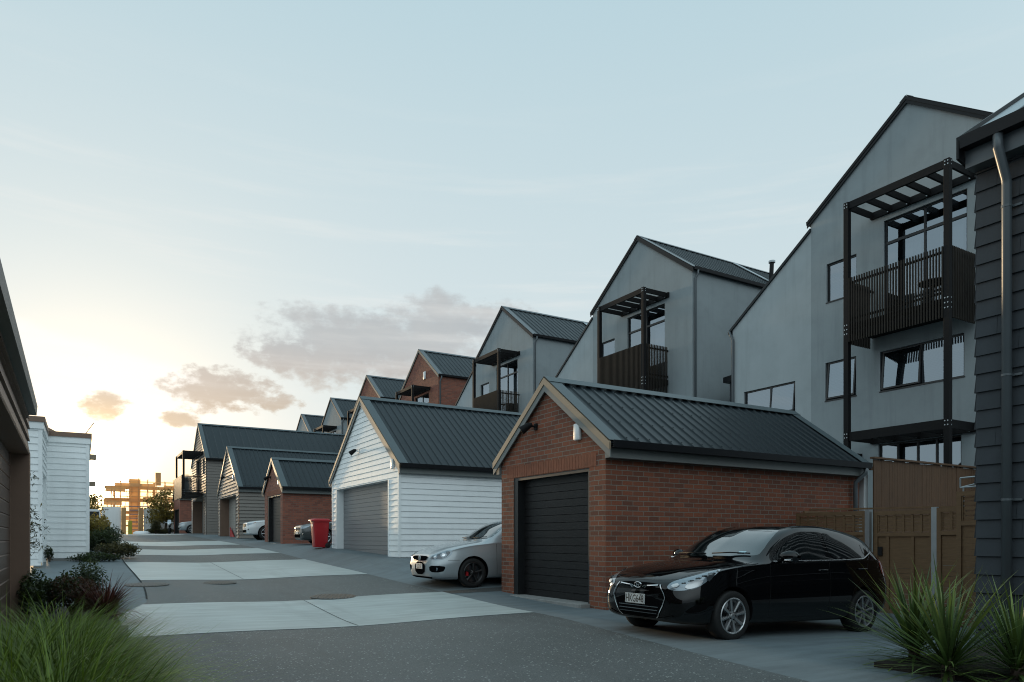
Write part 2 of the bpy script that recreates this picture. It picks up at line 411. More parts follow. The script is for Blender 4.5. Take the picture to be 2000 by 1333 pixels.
# ------------------------------------------------------------------ walls
TAN = .728
def cut(a, b, op):
    """split interval a..b by holes"""
    out = [(a, b)]
    for (p, q) in op:
        nx = []
        for (u, v) in out:
            if q <= u or p >= v: nx.append((u, v)); continue
            if p > u: nx.append((u, p))
            if q < v: nx.append((q, v))
        out = nx
    return out
def wall(mb, zs, lo, hi, ops, mapf, board=0.0, rev=.1, zoff=0.0, course=.165):
    """zs: break heights; lo(z)/hi(z): ends; ops: openings (s0,s1,z0,z1); mapf(s,z,n)->3-D with n outward"""
    z0, z1 = min(zs), max(zs); br = set(zs)
    for o in ops: br.update((o[2], o[3]))
    crs = []
    if board:
        z = z0
        while z < z1: br.add(round(z, 4)); crs.append(z); z += course
    br = sorted(z for z in br if z0-1e-6 <= z <= z1+1e-6)
    for a, b in zip(br[:-1], br[1:]):
        if b-a < 1e-4: continue
        holes = [(o[0], o[1]) for o in ops if o[2] <= a+1e-5 and o[3] >= b-1e-5]
        if board:
            k = math.floor((a-z0+1e-5)/course); base = z0+k*course
            na = board*(1-(a-base)/course)+.004; nb = board*(1-(b-base)/course)+.004
        else: na = nb = 0
        for (p, q) in cut(lo(a), hi(a), holes):
            pb = lo(b) if abs(p-lo(a)) < 1e-6 else p; qb = hi(b) if abs(q-hi(a)) < 1e-6 else q
            if qb < pb: pb = qb = (pb+qb)/2
            mb.face([mapf(p, a, na), mapf(q, a, na), mapf(qb, b, nb), mapf(pb, b, nb)])
            if board and abs(a-base) < 1e-4: mb.face([mapf(p, a, 0), mapf(q, a, 0), mapf(q, a, na), mapf(p, a, na)])
    for o in ops:
        s0, s1, a, b = o[:4]; r = o[4] if len(o) > 4 else rev; f = board+.005 if board else 0
        mb.face([mapf(s0, a, f), mapf(s0, b, f), mapf(s0, b, -r), mapf(s0, a, -r)])
        mb.face([mapf(s1, a, f), mapf(s1, b, f), mapf(s1, b, -r), mapf(s1, a, -r)])
        mb.face([mapf(s0, b, f), mapf(s1, b, f), mapf(s1, b, -r), mapf(s0, b, -r)])
        if a > z0+.01: mb.face([mapf(s0, a, f), mapf(s1, a, f), mapf(s1, a, -r), mapf(s0, a, -r)])

def gable_roof(parent, X0, X1, Yc, half, zr, mats, p=.255, rib=.03, flash=.26, tan=TAN, back_flash=True):
    """half includes the eave overhang; zr is the ridge top"""
    for sgn in (-1, 1):
        mb = MB()
        xs = []; n = int((X1-X0)/p)
        x = X0+.02
        prof = [(X0, 0)]
        while x+p < X1:
            prof += [(x+p*.62, 0), (x+p*.70, rib), (x+p*.86, rib), (x+p*.94, 0)]; x += p
        prof.append((X1, 0))
        ye, ze = Yc+sgn*half, zr-rib-.01-half*tan
        for (xa, ha), (xb, hb) in zip(prof[:-1], prof[1:]):
            mb.face([(xa, ye, ze+ha), (xb, ye, ze+hb), (xb, Yc, zr-rib-.01+hb), (xa, Yc, zr-rib-.01+ha)])
        # underside
        mb.face([(X0, ye, ze-.03), (X1, ye, ze-.03), (X1, Yc, zr-rib-.06), (X0, Yc, zr-rib-.06)])
        if p < .4 and X0 < 9 and Yc < 12:       # roofing screws pressed into the ribs
            nr = Vector((0, sgn*tan, 1)).normalized()
            for k in range(int((X1-X0)/p)):
                for t_ in (.12, .4, .68, .93): mb.obox(Vector((X0+.02+p*(k+.78), Yc+sgn*half*t_, zr-.01-half*t_*tan))+nr*.004, (.008, 0, 0), (0, .008, 0), (0, 0, .006))
        r = mb.build('roof', mats[0], parent)
        nrm = Vector((0, sgn*tan, 1)).normalized()
        fb = MB()
        for (xa, xb) in ([(X0-.012, X0+flash)] + ([(X1-flash, X1+.012)] if back_flash else [])):
            fb.obox(Vector(((xa+xb)/2, Yc+sgn*half/2, zr-half*tan/2-.004))+nrm*.012, ((xb-xa)/2, 0, 0), Vector((0, sgn*half/2, -half*tan/2)), nrm*.004)
        # ridge capping
        w = .17
        fb.obox(Vector(((X0+X1)/2, Yc+sgn*w/2, zr-w*tan/2))+nrm*.02, ((X1-X0)/2+.02, 0, 0), Vector((0, sgn*w/2, -w*tan/2)), nrm*.004)
        fb.build('roof_flashing', mats[1], r)

def barge(parent, X, Yc, half, zr, m1, m2, d=.27, tan=TAN):
    for sgn in (-1, 1):
        t = Vector((0, sgn*half, -half*tan)); L = t.length; n = Vector((0, 0, 1))
        def bd(z0, z1, x0, x1, name, m, par):
            mb = MB(); ye = Yc+sgn*half
            poly = [(Yc, zr-z0), (ye, zr-half*tan-z0), (ye, zr-half*tan-z1), (Yc, zr-z1)]
            mb.prism(poly, lambda q: (x0, q[0], q[1]), lambda q: (x1, q[0], q[1]))
            return mb.build(name, m, par)
        b = bd(.012, d*.52, X-.028, X+.01, 'bargeboard', m1, parent)
        bd(d*.52, d, X-.012, X+.012, 'barge_trim', m2, b)

def light_fixture(parent, p, s=1.0, white=False):
    x, y, z = p; mb = MB()
    mb.box(x-.03, x, y-.05*s, y+.05*s, z-.06*s, z+.06*s)
    mb.tube([(x, y, z), (x-.12*s, y+.02, z+.01)], .02*s, 8)
    o = mb.build('security_light', M['plastic_white' if white else 'plastic_black'], parent)
    h = MB(); h.tube([(x-.08*s, y+.02, z+.04*s), (x-.14*s, y+.05, z+.02*s), (x-.26*s, y+.14*s, z-.08*s)], [.035*s, .06*s, .085*s], 12)
    h.build('lamp_head', M['plastic_black'], o, smooth=True, sharp=40)
def alarm_box(parent, p, w=.17, h=.30):
    x, y, z = p; mb = MB().box(x-.07, x, y-w/2, y+w/2, z-h/2, z+h/2)
    mb.build('alarm_box', M['plastic_white'], parent, bevel=.02, smooth=True, sharp=50)
def gutter(parent, x0, x1, y, z, sgn, r=.07, mat='gutter'):
    """half-round-ish gutter along X at eave, sgn = outward y direction"""
    mb = MB(); poly = [(0, 0), (0, .11), (-.012, .11), (-.012, .012), (-.10, .012), (-.10, 0)]
    poly = [(0, 0), (.115, .0), (.125, .12), (.112, .12), (.102, .014), (.012, .014), (.012, .12), (0, .12)]
    mb.prism(poly, lambda q: (x0, y+sgn*q[0], z-.12+q[1]), lambda q: (x1, y+sgn*q[0], z-.12+q[1]))
    return mb.build('gutter', M[mat], parent)
def garage_door(parent, X, y0, y1, z0, z1, mat, rec=.12, course=.147, track=None):
    n = max(1, round((z1-z0)/course)); h = (z1-z0)/n; mb = MB()
    for k in range(n):
        a, b = z0+k*h, z0+(k+1)*h; x = X+rec
        mb.face([(x, y1, a+.010), (x, y0, a+.010), (x, y0, b-.008), (x, y1, b-.008)])
        mb.face([(x, y0, b-.008), (x, y0, b), (x, y1, b), (x, y1, b-.008)])
        for (za, zb, xa, xb) in ((b-.008, b, x, x+.012), (a, a+.010, x+.012, x)):
            mb.face([(xa, y1, za), (xa, y0, za), (xb, y0, zb), (xb, y1, zb)])
    d = mb.build('garage_door', mat, parent)
    return d

def gable_garage(name, label, X, Y0, Y1, z0, zr, L, clad, wallmat, door, doormat, group, jamb, light=None, alarm=None,
                 ov=.2, course=.165, fasc='trim_grey', white_light=False, m_barge='trim', m_trim='trim_grey', rec=.22, downpipe=True, roofp=.255, board_w=.022):
    Yc = (Y0+Y1)/2; half = (Y1-Y0)/2
    g = thing(name, label, 'garage', (X, Yc, z0), 0, group)
    zt = zr-.06                          # wall apex just under the roof
    ze = zt-half*TAN
    zb = z0-.5
    bw = board_w if clad == 'board' else 0
    front = MB()
    lo = lambda z: Y0+max(0, z-ze)/TAN; hi = lambda z: Y1-max(0, z-ze)/TAN
    mf = lambda s, z, n: (X-n, s, z)
    ops = [(door[0], door[1], z0-.02, door[3], rec)]
    wall(front, [z0-.02, ze, zt], lo, hi, ops, mf, bw, course=course)
    front.face([(X, Y0, zb), (X, Y1, zb), (X, Y1, z0-.02), (X, Y0, z0-.02)])
    for (yy, sg) in ((Y0, -1), (Y1, 1)):
        ms = lambda s, z, n, yy=yy, sg=sg: (s, yy+sg*n, z)
        wall(front, [z0-.02, ze], lambda z: X, lambda z: X+L, [], ms, bw, course=course)
        front.face([(X, yy, zb), (X+L, yy, zb), (X+L, yy, z0-.02), (X, yy, z0-.02)])
    wall(front, [zb, ze, zt], lo, hi, [], lambda s, z, n: (X+L+n, s, z), 0)
    w = front.build('wall', wallmat, g)
    if clad == 'board':
        cb = MB()
        for yy, sg in ((Y0, -1), (Y1, 1)):
            cb.box(X-.030, X+.05, min(yy+sg*.030, yy-sg*.05), max(yy+sg*.030, yy-sg*.05), z0-.02, ze-.1)
        # jambs and head around the door
        cb.box(X-.032, X+rec, door[0]-.09, door[0]+.004, z0-.02, door[3]+.004); cb.box(X-.032, X+rec, door[1]-.004, door[1]+.09, z0-.02, door[3]+.004)
        if jamb: cb.build('door_surround', M[jamb], g)
    else:
        jb = MB(); t = .05
        jb.box(X+.012, X+rec, door[0]-.002, door[0]+t, z0-.02, door[3]); jb.box(X+.012, X+rec, door[1]-t-.1, door[1]+.002, z0-.02, door[3])
        jb.box(X+.012, X+rec, door[0]+t, door[1]-t-.1, door[3]-.06, door[3]+.002)
        jb.build('door_surround', M[jamb], g)
        sl = MB()                      # soldier course over the door
        nb = int((door[1]-door[0]+.5)/.0865)
        for k in range(nb):
            y = door[0]-.2+k*.0865
            if door[0] - .3 < y < door[1]+.25: sl.box(X-.006, X+.0, y+.005, y+.0815, door[3]+.012, door[3]+.24)
        sl.build('soldier_course', M['brick_plain'], w)
        ns = MB().box(X-.20, X+rec, door[0]-.02, door[1]+.02, z0-.05, z0+.03); ns.build('threshold', M['kerb'], g, bevel=.01)
    garage_door(g, X, door[0]+(.05 if clad != 'board' else 0), door[1]-(.15 if clad != 'board' else 0), z0+.01, door[3]-(.06 if clad != 'board' else 0), doormat, rec-.05)
    gable_roof(g, X-.07, X+L+.1, Yc, half+ov, zr, (M['roof'], M['roof_trim']), p=roofp)
    barge(g, X-.07, Yc, half+ov+.02, zr, M[m_barge], M[m_trim])
    zg_ = zr-(half+ov)*TAN
    for sg, yy in ((-1, Y0), (1, Y1)):
        gutter(g, X-.05, X+L+.05, yy+sg*(ov-.03), zg_+.0, sg)
        fb = MB().box(X-.04, X+L+.04, min(yy+sg*.03, yy+sg*(ov-.05)), max(yy+sg*.03, yy+sg*(ov-.05)), zg_-.28, zg_-.06)
        fb.build('fascia', M[fasc], g)
    if downpipe:
        dp = MB(); xx = X+L-.25
        dp.tube([(xx+.12, Y0-ov-.05, zg_-.12), (xx+.12, Y0-ov-.05, zg_-.22), (xx, Y0-.09, zg_-.42), (xx, Y0-.09, zg_-.6), (xx, Y0-.09, z0)], .045, 10)
        dp.build('downpipe', M['pipe'], g, smooth=True)
    if light: light_fixture(g, (X-bw-.002, light[0], light[1]), 1.0, white_light)
    if alarm: alarm_box(g, (X-bw-.002, alarm[0], alarm[1]))
    return g
M['brick_plain'] = plain('soldier_brick', (.235, .082, .045), .85, var=.45, vscale=7, bump=.4, bscale=40)
GG = 'garages lining the right side of the lane'
gable_garage('brick_garage', 'nearest red brick garage with black door beside the black hatchback', 7.56, 9.57, 13.07, .04, 4.26, 7.0, 'brick', M['brick'],
             (10.02, 12.58, .05, 2.44), M['black_door'], GG, 'black_metal', light=(11.72, 3.38), alarm=(10.32, 3.1))
gable_garage('weatherboard_garage', 'white weatherboard double garage with grey door', 7.9, 19.62, 26.1, .69, 5.9, 7.6, 'board', M['white'],
             (20.45, 25.55, .7, 2.98), M['grey_door'], GG, 'white', light=(23.1, 4.12), alarm=(20.0, 3.42), white_light=True, roofp=.24, course=.168, rec=.28)
gable_garage('brick_garage', 'second brick garage, smaller and standing beside the white car', 7.6, 32.6, 36.26, .98, 5.0, 7.0, 'brick', M['brick2'],
             (33.0, 35.6, 1.0, 3.22), M['black_door'], GG, 'black_metal', light=(34.9, 4.1), alarm=(33.2, 3.8))
gable_garage('weatherboard_garage', 'grey weatherboard garage between the white car and the tall grey house', 7.6, 43.0, 50.0, 1.27, 6.86, 9.5, 'board', M['grey_board'],
             (43.75, 49.3, 1.3, 3.75), M['pale_door'], GG, 'taupe', light=(47.0, 5.0), alarm=(44.4, 4.8), course=.2, rec=.55, board_w=.05)
gable_garage('brick_garage', 'farthest brick garage, under the balcony of the grey house', 7.6, 72.2, 77.4, 1.62, 7.1, 8.0, 'brick', M['brick2'],
             (72.9, 76.6, 1.65, 4.0), M['black_door'], GG, 'black_metal', light=(75.5, 5.4), alarm=(73.2, 5.0))
mb = MB(); mb.prism([(46.8, 1.29), (48.3, 1.29), (48.3, 1.95)], lambda q: (7.98, *q), lambda q: (8.02, *q)); tag(mb.build('red_wedge', M['red']), 'small red triangular panel in the doorway of the grey weatherboard garage', 'panel')  # flat upright red triangle in the garage doorway
# ------------------------------------------------------------------ windows for walls facing -X
def window(parent, X, y0, y1, z0, z1, mull=(), trans=(), blind=True, openl=None, slide=False, name='window', depth=.06):
    fr = MB(); t = .045; x = X+depth
    fr.box(x, x+.06, y0, y0+t, z0, z1); fr.box(x, x+.06, y1-t, y1, z0, z1)
    fr.box(x, x+.06, y0+t, y1-t, z0, z0+t); fr.box(x, x+.06, y0+t, y1-t, z1-t, z1)
    for m in mull: fr.box(x-.004, x+.062, m-t/2, m+t/2, z0+t, z1-t)
    for q in trans: fr.box(x-.007, x+.058, y0+t, y1-t, q-t*.8, q+t*.8)
    fr.box(x-.075, x+.01, y0-.02, y1+.02, z0-.025, z0+.012)
    f = fr.build(name, M['window_frame'], parent)
    ys = [y0+t]+list(mull)+[y1-t]; zs = [z0+t]+list(trans)+[z1-t]
    for i in range(len(ys)-1):
        for j in range(len(zs)-1):
            a, b = sorted((ys[i], ys[i+1])); pn = MB()
            if openl == i and j == 0:
                # awning sash pushed out at the bottom
                dz = zs[j+1]-zs[j]; o = dz*.075; sash = MB()
                tp = Vector((x+.02, 0, zs[j+1])); bt = Vector((x-o, 0, zs[j]+.02))
                pn.face([(bt.x, b, bt.z), (bt.x, a, bt.z), (tp.x, a, tp.z), (tp.x, b, tp.z)])
                for yy in (a+.02, b-.02): sash.bar((bt.x, yy, bt.z), (tp.x, yy, tp.z), .045, .045)
                sash.bar((bt.x, a, bt.z), (bt.x, b, bt.z), .045, .045)
                sash.build('sash', M['window_frame'], f)
            else:
                pn.face([(x+.03, b, zs[j]), (x+.03, a, zs[j]), (x+.03, a, zs[j+1]), (x+.03, b, zs[j+1])])
            pn.build('pane', M['glass'], f)
    if blind:
        bl = MB(); z = z0+.05; k = 0
        while z < z1-.05:
            bl.obox((x+.13, (y0+y1)/2, z), (.021, 0, .012), (0, (y1-y0)/2-.05, 0), (.0008, 0, .0014)); z += .044
        bl.build('blind', M['blind'], f)
    return f
def curtain(f, X, y0, y1, z0, z1):
    mb = MB(); n = max(4, int((y1-y0)/.05)); P = [(X+.02*math.sin(i*1.9), y0+(y1-y0)*i/n) for i in range(n+1)]
    for (xa, ya), (xb, yb) in zip(P[:-1], P[1:]): mb.face([(xa, ya, z0), (xb, yb, z0), (xb, yb, z1), (xa, ya, z1)])
    mb.build('curtain', M['blind'], f, smooth=True)

# ------------------------------------------------------------------ balcony frame, shared by all terrace houses
def balcony(h, XF, XW, ya, yb, zd, ztop, slat_lo, slat_hi, zlow=None, zbase=1.0, full=True, nraft=5, mat='black_timber', sm='slat', post=.14):
    P = MB()
    for y in (ya, yb):
        q = MB().box(XF-post/2, XF+post/2, y-post/2, y+post/2, zbase, ztop)
        pp = q.build('post', M[mat], h, bevel=.006)
        bt = MB()
        for zz in ([ztop-.06, ztop-.14] + [slat_lo+.35, slat_lo+.47, slat_lo+.23] + ([zlow-.05, zlow-.15] if zlow else [])):
            for dy in (-.035, .035): bt.lathe([(0, -.004), (.016, -.004), (.016, .004), (0, .004)], (XF-post/2-.002, y+dy, zz), 'x', 10)
            bt.lathe([(0, -.004), (.016, -.004), (.016, .004), (0, .004)], (XF+.02, y-post/2-.002, zz), 'y', 10)
        bt.build('bolt', M['galv'], pp)
    def frame(z, hgt, nr, nm):
        fb = MB(); fb.box(XF-.035, XF+.035, ya+post/2, yb-post/2, z-hgt, z-.002)
        fb.build(nm+'_beam', M[mat], h)
        lb = MB(); lb.box(XW-.075, XW-.001, ya-.1, yb+.05, z-hgt, z-.004); lb.build('ledger', M[mat], h)
        for k in range(nr):
            y = ya+(yb-ya)*k/(nr-1)
            xa = XF+(post/2 if k in (0, nr-1) else .036)
            r = MB().box(xa, XW-.077, y-.03, y+.03, z-hgt*.92, z-.008).build('rafter', M[mat], h)
            br = MB(); br.box(XW-.10, XW-.078, y+.031, y+.075, z-hgt*.9, z-.04); br.build('bracket', M['galv'], r)
    frame(ztop, .19, nraft+1, 'pergola')
    if zlow: frame(zlow, .24, 5, 'lower_pergola')
    # deck
    dk = MB(); dk.box(XF-.02, XW-.002, ya-.04, yb+.04, zd-.22, zd-.03); dk.build('deck', M[mat], h)
    for (nm, pts) in (('front', None), ('side', ya), ('side', yb)):
        bl = MB(); rl = MB(); w = .028
        if nm == 'front':
            n = int((yb-ya-post)/.072)
            for k in range(n):
                y = ya+post/2+.03+(yb-ya-post-.06)*k/(n-1)
                bl.box(XF-.075, XF-.035, y-w/2, y+w/2, slat_lo, slat_hi)
            for z in (slat_hi-.13, zd+.1, zd-.12): rl.box(XF-.034, XF+.0, ya+post/2, yb-post/2, z-.03, z+.03)
        else:
            y = pts+(-.055 if pts == ya else .055); n = int((XW-XF-post)/.072)
            for k in range(n):
                x = XF+post/2+.03+(XW-XF-post-.06)*k/(n-1)
                bl.box(x-w/2, x+w/2, y-.02, y+.02, slat_lo, slat_hi)
            yy = pts+(-.016 if pts == ya else .016)
            for z in (slat_hi-.13, zd+.1, zd-.12): rl.box(XF+post/2, XW-.002, yy-.018, yy+.018, z-.03, z+.03)
        o = bl.build('slat_screen', M[sm], h); rl.build('rail', M[mat], o)

HG = 'tall terrace houses behind the garages'
def terrace_house(name, label, Yc, dz, wm, wm2, wing=True, full=True, barge_light=False):
    X = 19.2; L = 15.0; hf = 3.0; Y0, Y1 = Yc-hf, Yc+hf
    zr = 13.22+dz; zt = zr-.05; ze = zt-hf*TAN; zb = 0.5
    D = dz; o = Yc-11.2
    h = thing(name, label, 'house', (X, Yc, zb), 0, HG)
    wins = dict(a=(12.69+o, 13.66+o, 8.3+D, 9.46+D), b=(12.70+o, 13.7+o, 5.35+D, 6.5+D), door=(9.66+o, 11.86+o, 7.1+D, 10.08+D), c=(9.73+o, 11.97+o, 5.33+D, 6.45+D), g=(9.8+o, 12.02+o, 1.7+D, 3.86+D))
    mb = MB()
    lo = lambda z: Y0+max(0, z-ze)/TAN; hi = lambda z: Y1-max(0, z-ze)/TAN
    wall(mb, [zb, ze, zt], lo, hi, list(wins.values()), lambda s, z, n: (X-n, s, z), rev=.16)
    for yy in (Y0, Y1): mb.face([(X, yy, zb), (X+L, yy, zb), (X+L, yy, ze), (X, yy, ze)])
    wall(mb, [zb, ze, zt], lo, hi, [], lambda s, z, n: (X+L+n, s, z))
    # floors inside so that windows are not see-through
    w = mb.build('wall', wm, h)
    ib = MB(); ib.face([(X+2.6, Y0+.05, zb), (X+2.6, Y1-.05, zb), (X+2.6, Y1-.05, ze), (X+2.6, Y0+.05, ze)])
    for z in (1.62+D, 4.4+D, 7.06+D): ib.face([(X+.17, Y0+.05, z), (X+2.6, Y0+.05, z), (X+2.6, Y1-.05, z), (X+.17, Y1-.05, z)])
    ib.build('interior', M['plaster2'], w)
    gable_roof(h, X-.05, X+L+.05, Yc, hf+.08, zr, (M['roof'], M['pipe']), p=.3, flash=.3)
    barge(h, X-.05, Yc, hf+.10, zr, M['gutter'] if not barge_light else M['trim'], M['gutter'] if not barge_light else M['trim_grey'], d=.2)
    zg_ = zr-(hf+.08)*TAN
    for sg, yy in ((-1, Y0), (1, Y1)):
        gutter(h, X-.03, X+L+.03, yy+sg*.03, zg_+.02, sg)
    dp = MB(); dp.tube([(X+.16, Y0-.12, zg_-.1), (X+.16, Y0-.12, zg_-.25), (X+.1, Y0-.05, zg_-.4), (X+.1, Y0-.05, zb)], .045, 10); dp.build('downpipe', M['pipe'], h, smooth=True)
    dp = MB(); dp.tube([(X+.12, Y1+.05, zg_-.1), (X+.12, Y1+.05, zb)], .045, 10); dp.build('downpipe', M['pipe'], h, smooth=True)
    window(h, X, *wins['a'], mull=(), blind=True)
    window(h, X, *wins['b'], openl=0)
    f = window(h, X, *wins['door'], mull=(10.76+o,), trans=(9.45+D,), blind=False, name='balcony_door')
    curtain(f, X+.3, 9.9+o, 10.5+o, 7.15+D, 9.35+D); curtain(f, X+.3, 11.0+o, 11.45+o, 7.15+D, 9.35+D)
    window(h, X, *wins['c'], mull=(10.85+o,), openl=1)
    f = window(h, X, *wins['g'], mull=(10.45+o, 10.95+o, 11.5+o), blind=False, name='garden_door')
    curtain(f, X+.3, 10.0+o, 11.4+o, 1.75+D, 3.8+D)
    balcony(h, 18.0, X, 9.5+o, 12.17+o, 7.1+D, 10.42+D, 6.58+D, 8.32+D, zlow=4.12+D, zbase=.6)
    light_fixture(h, (X, 12.55+o, 3.6+D), .8)
    if wing:
        wy0, wy1 = Y1, Y1+3.1; zh = ze-.35
        mb = MB()
        wn = (Y1+.57, Y1+2.6, 5.2+D, 6.17+D)
        wall(mb, [zb, zh-3.1*TAN, zh], lambda z: wy0, lambda z: wy1-max(0, z-(zh-3.1*TAN))/TAN, [wn], lambda s, z, n: (X-n, s, z), rev=.14)
        mb.face([(X, wy1, zb), (X+8, wy1, zb), (X+8, wy1, zh-3.1*TAN), (X, wy1, zh-3.1*TAN)])
        mb.build('wing_wall', wm2, h)
        ib = MB(); ib.face([(X+2, wy0, zb), (X+2, wy1, zb), (X+2, wy1, zh-3.1*TAN), (X+2, wy0, zh-3.1*TAN)]); ib.build('interior', M['plaster2'], h)
        rm = MB(); rm.prism([(wy0, zh+.10), (wy1+.15, zh-3.25*TAN+.10), (wy1+.15, zh-3.25*TAN), (wy0, zh)], lambda q: (X-.06, *q), lambda q: (X+8, *q))
        rm.build('wing_roof', M['roof'], h)
        dp = MB(); zz = zh-3.1*TAN; dp.tube([(X-.03, wy1+.12, zz), (X-.05, wy1+.05, zz-.15), (X-.05, wy1-.05, zz-.35), (X-.05, wy1-.05, zb)], .045, 10); dp.build('downpipe', M['pipe'], h, smooth=True)
        window(h, X, *wn, mull=(Y1+1.55,), openl=0)
        # small clad lean-to beside the wing
        lt = MB(); lw = wy1+1.2
        wall(lt, [zb+2, 6.95+D], lambda z: wy1+.03, lambda z: lw, [], lambda s, z, n: (X+1.2-n, s, z), .02, course=.18)
        lt.face([(X+1.2, lw, zb+2), (X+5, lw, zb+2), (X+5, lw, 6.95+D), (X+1.2, lw, 6.95+D)])
        lt.build('lean_to', M['shingle'], h)
        lr = MB(); lr.prism([(wy1+.02, 6.95+D), (wy1+.02, 7.23+D), (lw+.2, 7.15+D), (lw+.2, 6.95+D)], lambda q: (X+1.05, *q), lambda q: (X+5, *q)); lr.build('lean_to_roof', M['gutter'], h)
    if full:
        fl = MB(); x, y = X+6.0, Yc-1.6; z = zr-1.6*TAN
        fl.tube([(x, y, z-.1), (x, y-.05, z+.75)], .09, 12); r = fl.build('flue', M['gutter'], h, smooth=True, sharp=50)
        fc = MB(); fc.tube([(x, y-.05, z+.72), (x, y-.05, z+.80)], .14, 12); fc.build('flue_cap', M['galv'], r)
        fl = MB(); x, y = X+6.25, Yc-2.0; z = zr-2.0*TAN; fl.tube([(x, y, z-.1), (x, y, z+.5)], .035, 8); fl.build('vent_pipe', M['galv'], h, smooth=True)
        sb = MB()
        nrm = Vector((0, -TAN, 1)).normalized()
        sb.obox(Vector((X+5.3, Yc-1.6, zr-1.6*TAN))+nrm*.03, (.13, 0, 0), Vector((0, -1.4, -1.4*TAN)), nrm*.01); sb.build('valley_flashing', M['galv'], h)
    return h
terrace_house('terrace_house', 'nearest and tallest grey plaster house with its balcony fully in view', 11.2, 0.0, M['plaster'], M['plaster2'])
terrace_house('terrace_house', 'second grey plaster house, directly above the near brick garage roof', 22.2, .2, M['plaster'], M['plaster2'])
terrace_house('terrace_house', 'third grey plaster house, between the brick house and the near pair', 33.1, .4, M['plaster'], M['plaster2'])
terrace_house('brick_house', 'larger red brick house with white alarm box, right of its brick twin', 44.15, .6, M['brick2'], M['brick2'], barge_light=True)
terrace_house('brick_house', 'red brick gable just above the ridge of the white garage', 54.4, .9, M['brick2'], M['brick2'], barge_light=True, full=False)
terrace_house('terrace_house', 'grey plaster house left of the white garage, nearer of the far pair', 64.0, .75, M['plaster'], M['plaster2'], full=False, wing=False)
terrace_house('terrace_house', 'farthest grey plaster house with pale gable above the grey roofs', 74.2, .8, M['plaster'], M['plaster2'], full=False, wing=False)
for o in bpy.data.objects:
    if o.get('label', '').startswith('larger red brick house'): alarm_box(o, (19.19, 43.2, 11.9), .35, .5)

# ------------------------------------------------------------------ two-storey grey house at the end of the row
def grey_house():
    X, Y0, Y1, z0, zr, L = 7.6, 55.6, 63.6, 1.5, 10.08, 14
    Yc = (Y0+Y1)/2; half = 4.0; zt = zr-.05; ze = zt-half*TAN
    h = thing('weatherboard_house', 'tall grey weatherboard house with a balcony over its garage door', 'house', (X, Yc, z0))
    mb = MB()
    lo = lambda z: Y0+max(0, z-ze)/TAN; hi = lambda z: Y1-max(0, z-ze)/TAN
    ops = [(56.5, 62.6, z0-.02, 4.2, .7), (58.2, 60.6, 4.75, 7.2, .15), (56.3, 57.0, 5.9, 7.0, .1)]
    wall(mb, [z0-.02, ze, zt], lo, hi, ops, lambda s, z, n: (X-n, s, z), .05, course=.2)
    for yy, sg in ((Y0, -1), (Y1, 1)):
        wall(mb, [z0-.02, ze], lambda z: X, lambda z: X+L, [], lambda s, z, n, yy=yy, sg=sg: (s, yy+sg*n, z), .03, course=.2)
    mb.face([(X+L, Y0, z0), (X+L, Y1, z0), (X+L, Y1, ze), (X+L, Y0, ze)])
    mb.build('wall', M['grey_board'], h)
    garage_door(h, X, 56.5, 62.6, z0, 4.2, M['pale_door'], .65)
    for (a, b) in ((56.4, 56.52), (62.58, 62.7)): MB().box(X-.06, X+.64, a, b, z0, 4.2).build('door_jamb', M['taupe'], h)
    gable_roof(h, X-.07, X+L, Yc, half+.2, zr, (M['roof'], M['roof_trim']), p=.5)
    barge(h, X-.07, Yc, half+.22, zr, M['trim'], M['trim_grey'])
    gutter(h, X, X+L, Y0-.17, zr-4.2*TAN, -1)
    window(h, X, 58.2, 60.6, 4.75, 7.2, mull=(59.4,), blind=False, name='balcony_door', depth=.05)
    window(h, X, 56.3, 57.0, 5.9, 7.0, depth=.03)
    balcony(h, X-1.35, X-.06, 57.0, 61.6, 4.65, 7.65, 4.3, 5.9, zbase=4.3, nraft=5)
    cp = MB(); cp.box(X-1.5, X-1.44, 56.9, 61.7, 4.2, 5.85); cp.build('balcony_panel', M['slat'], h)
grey_house()
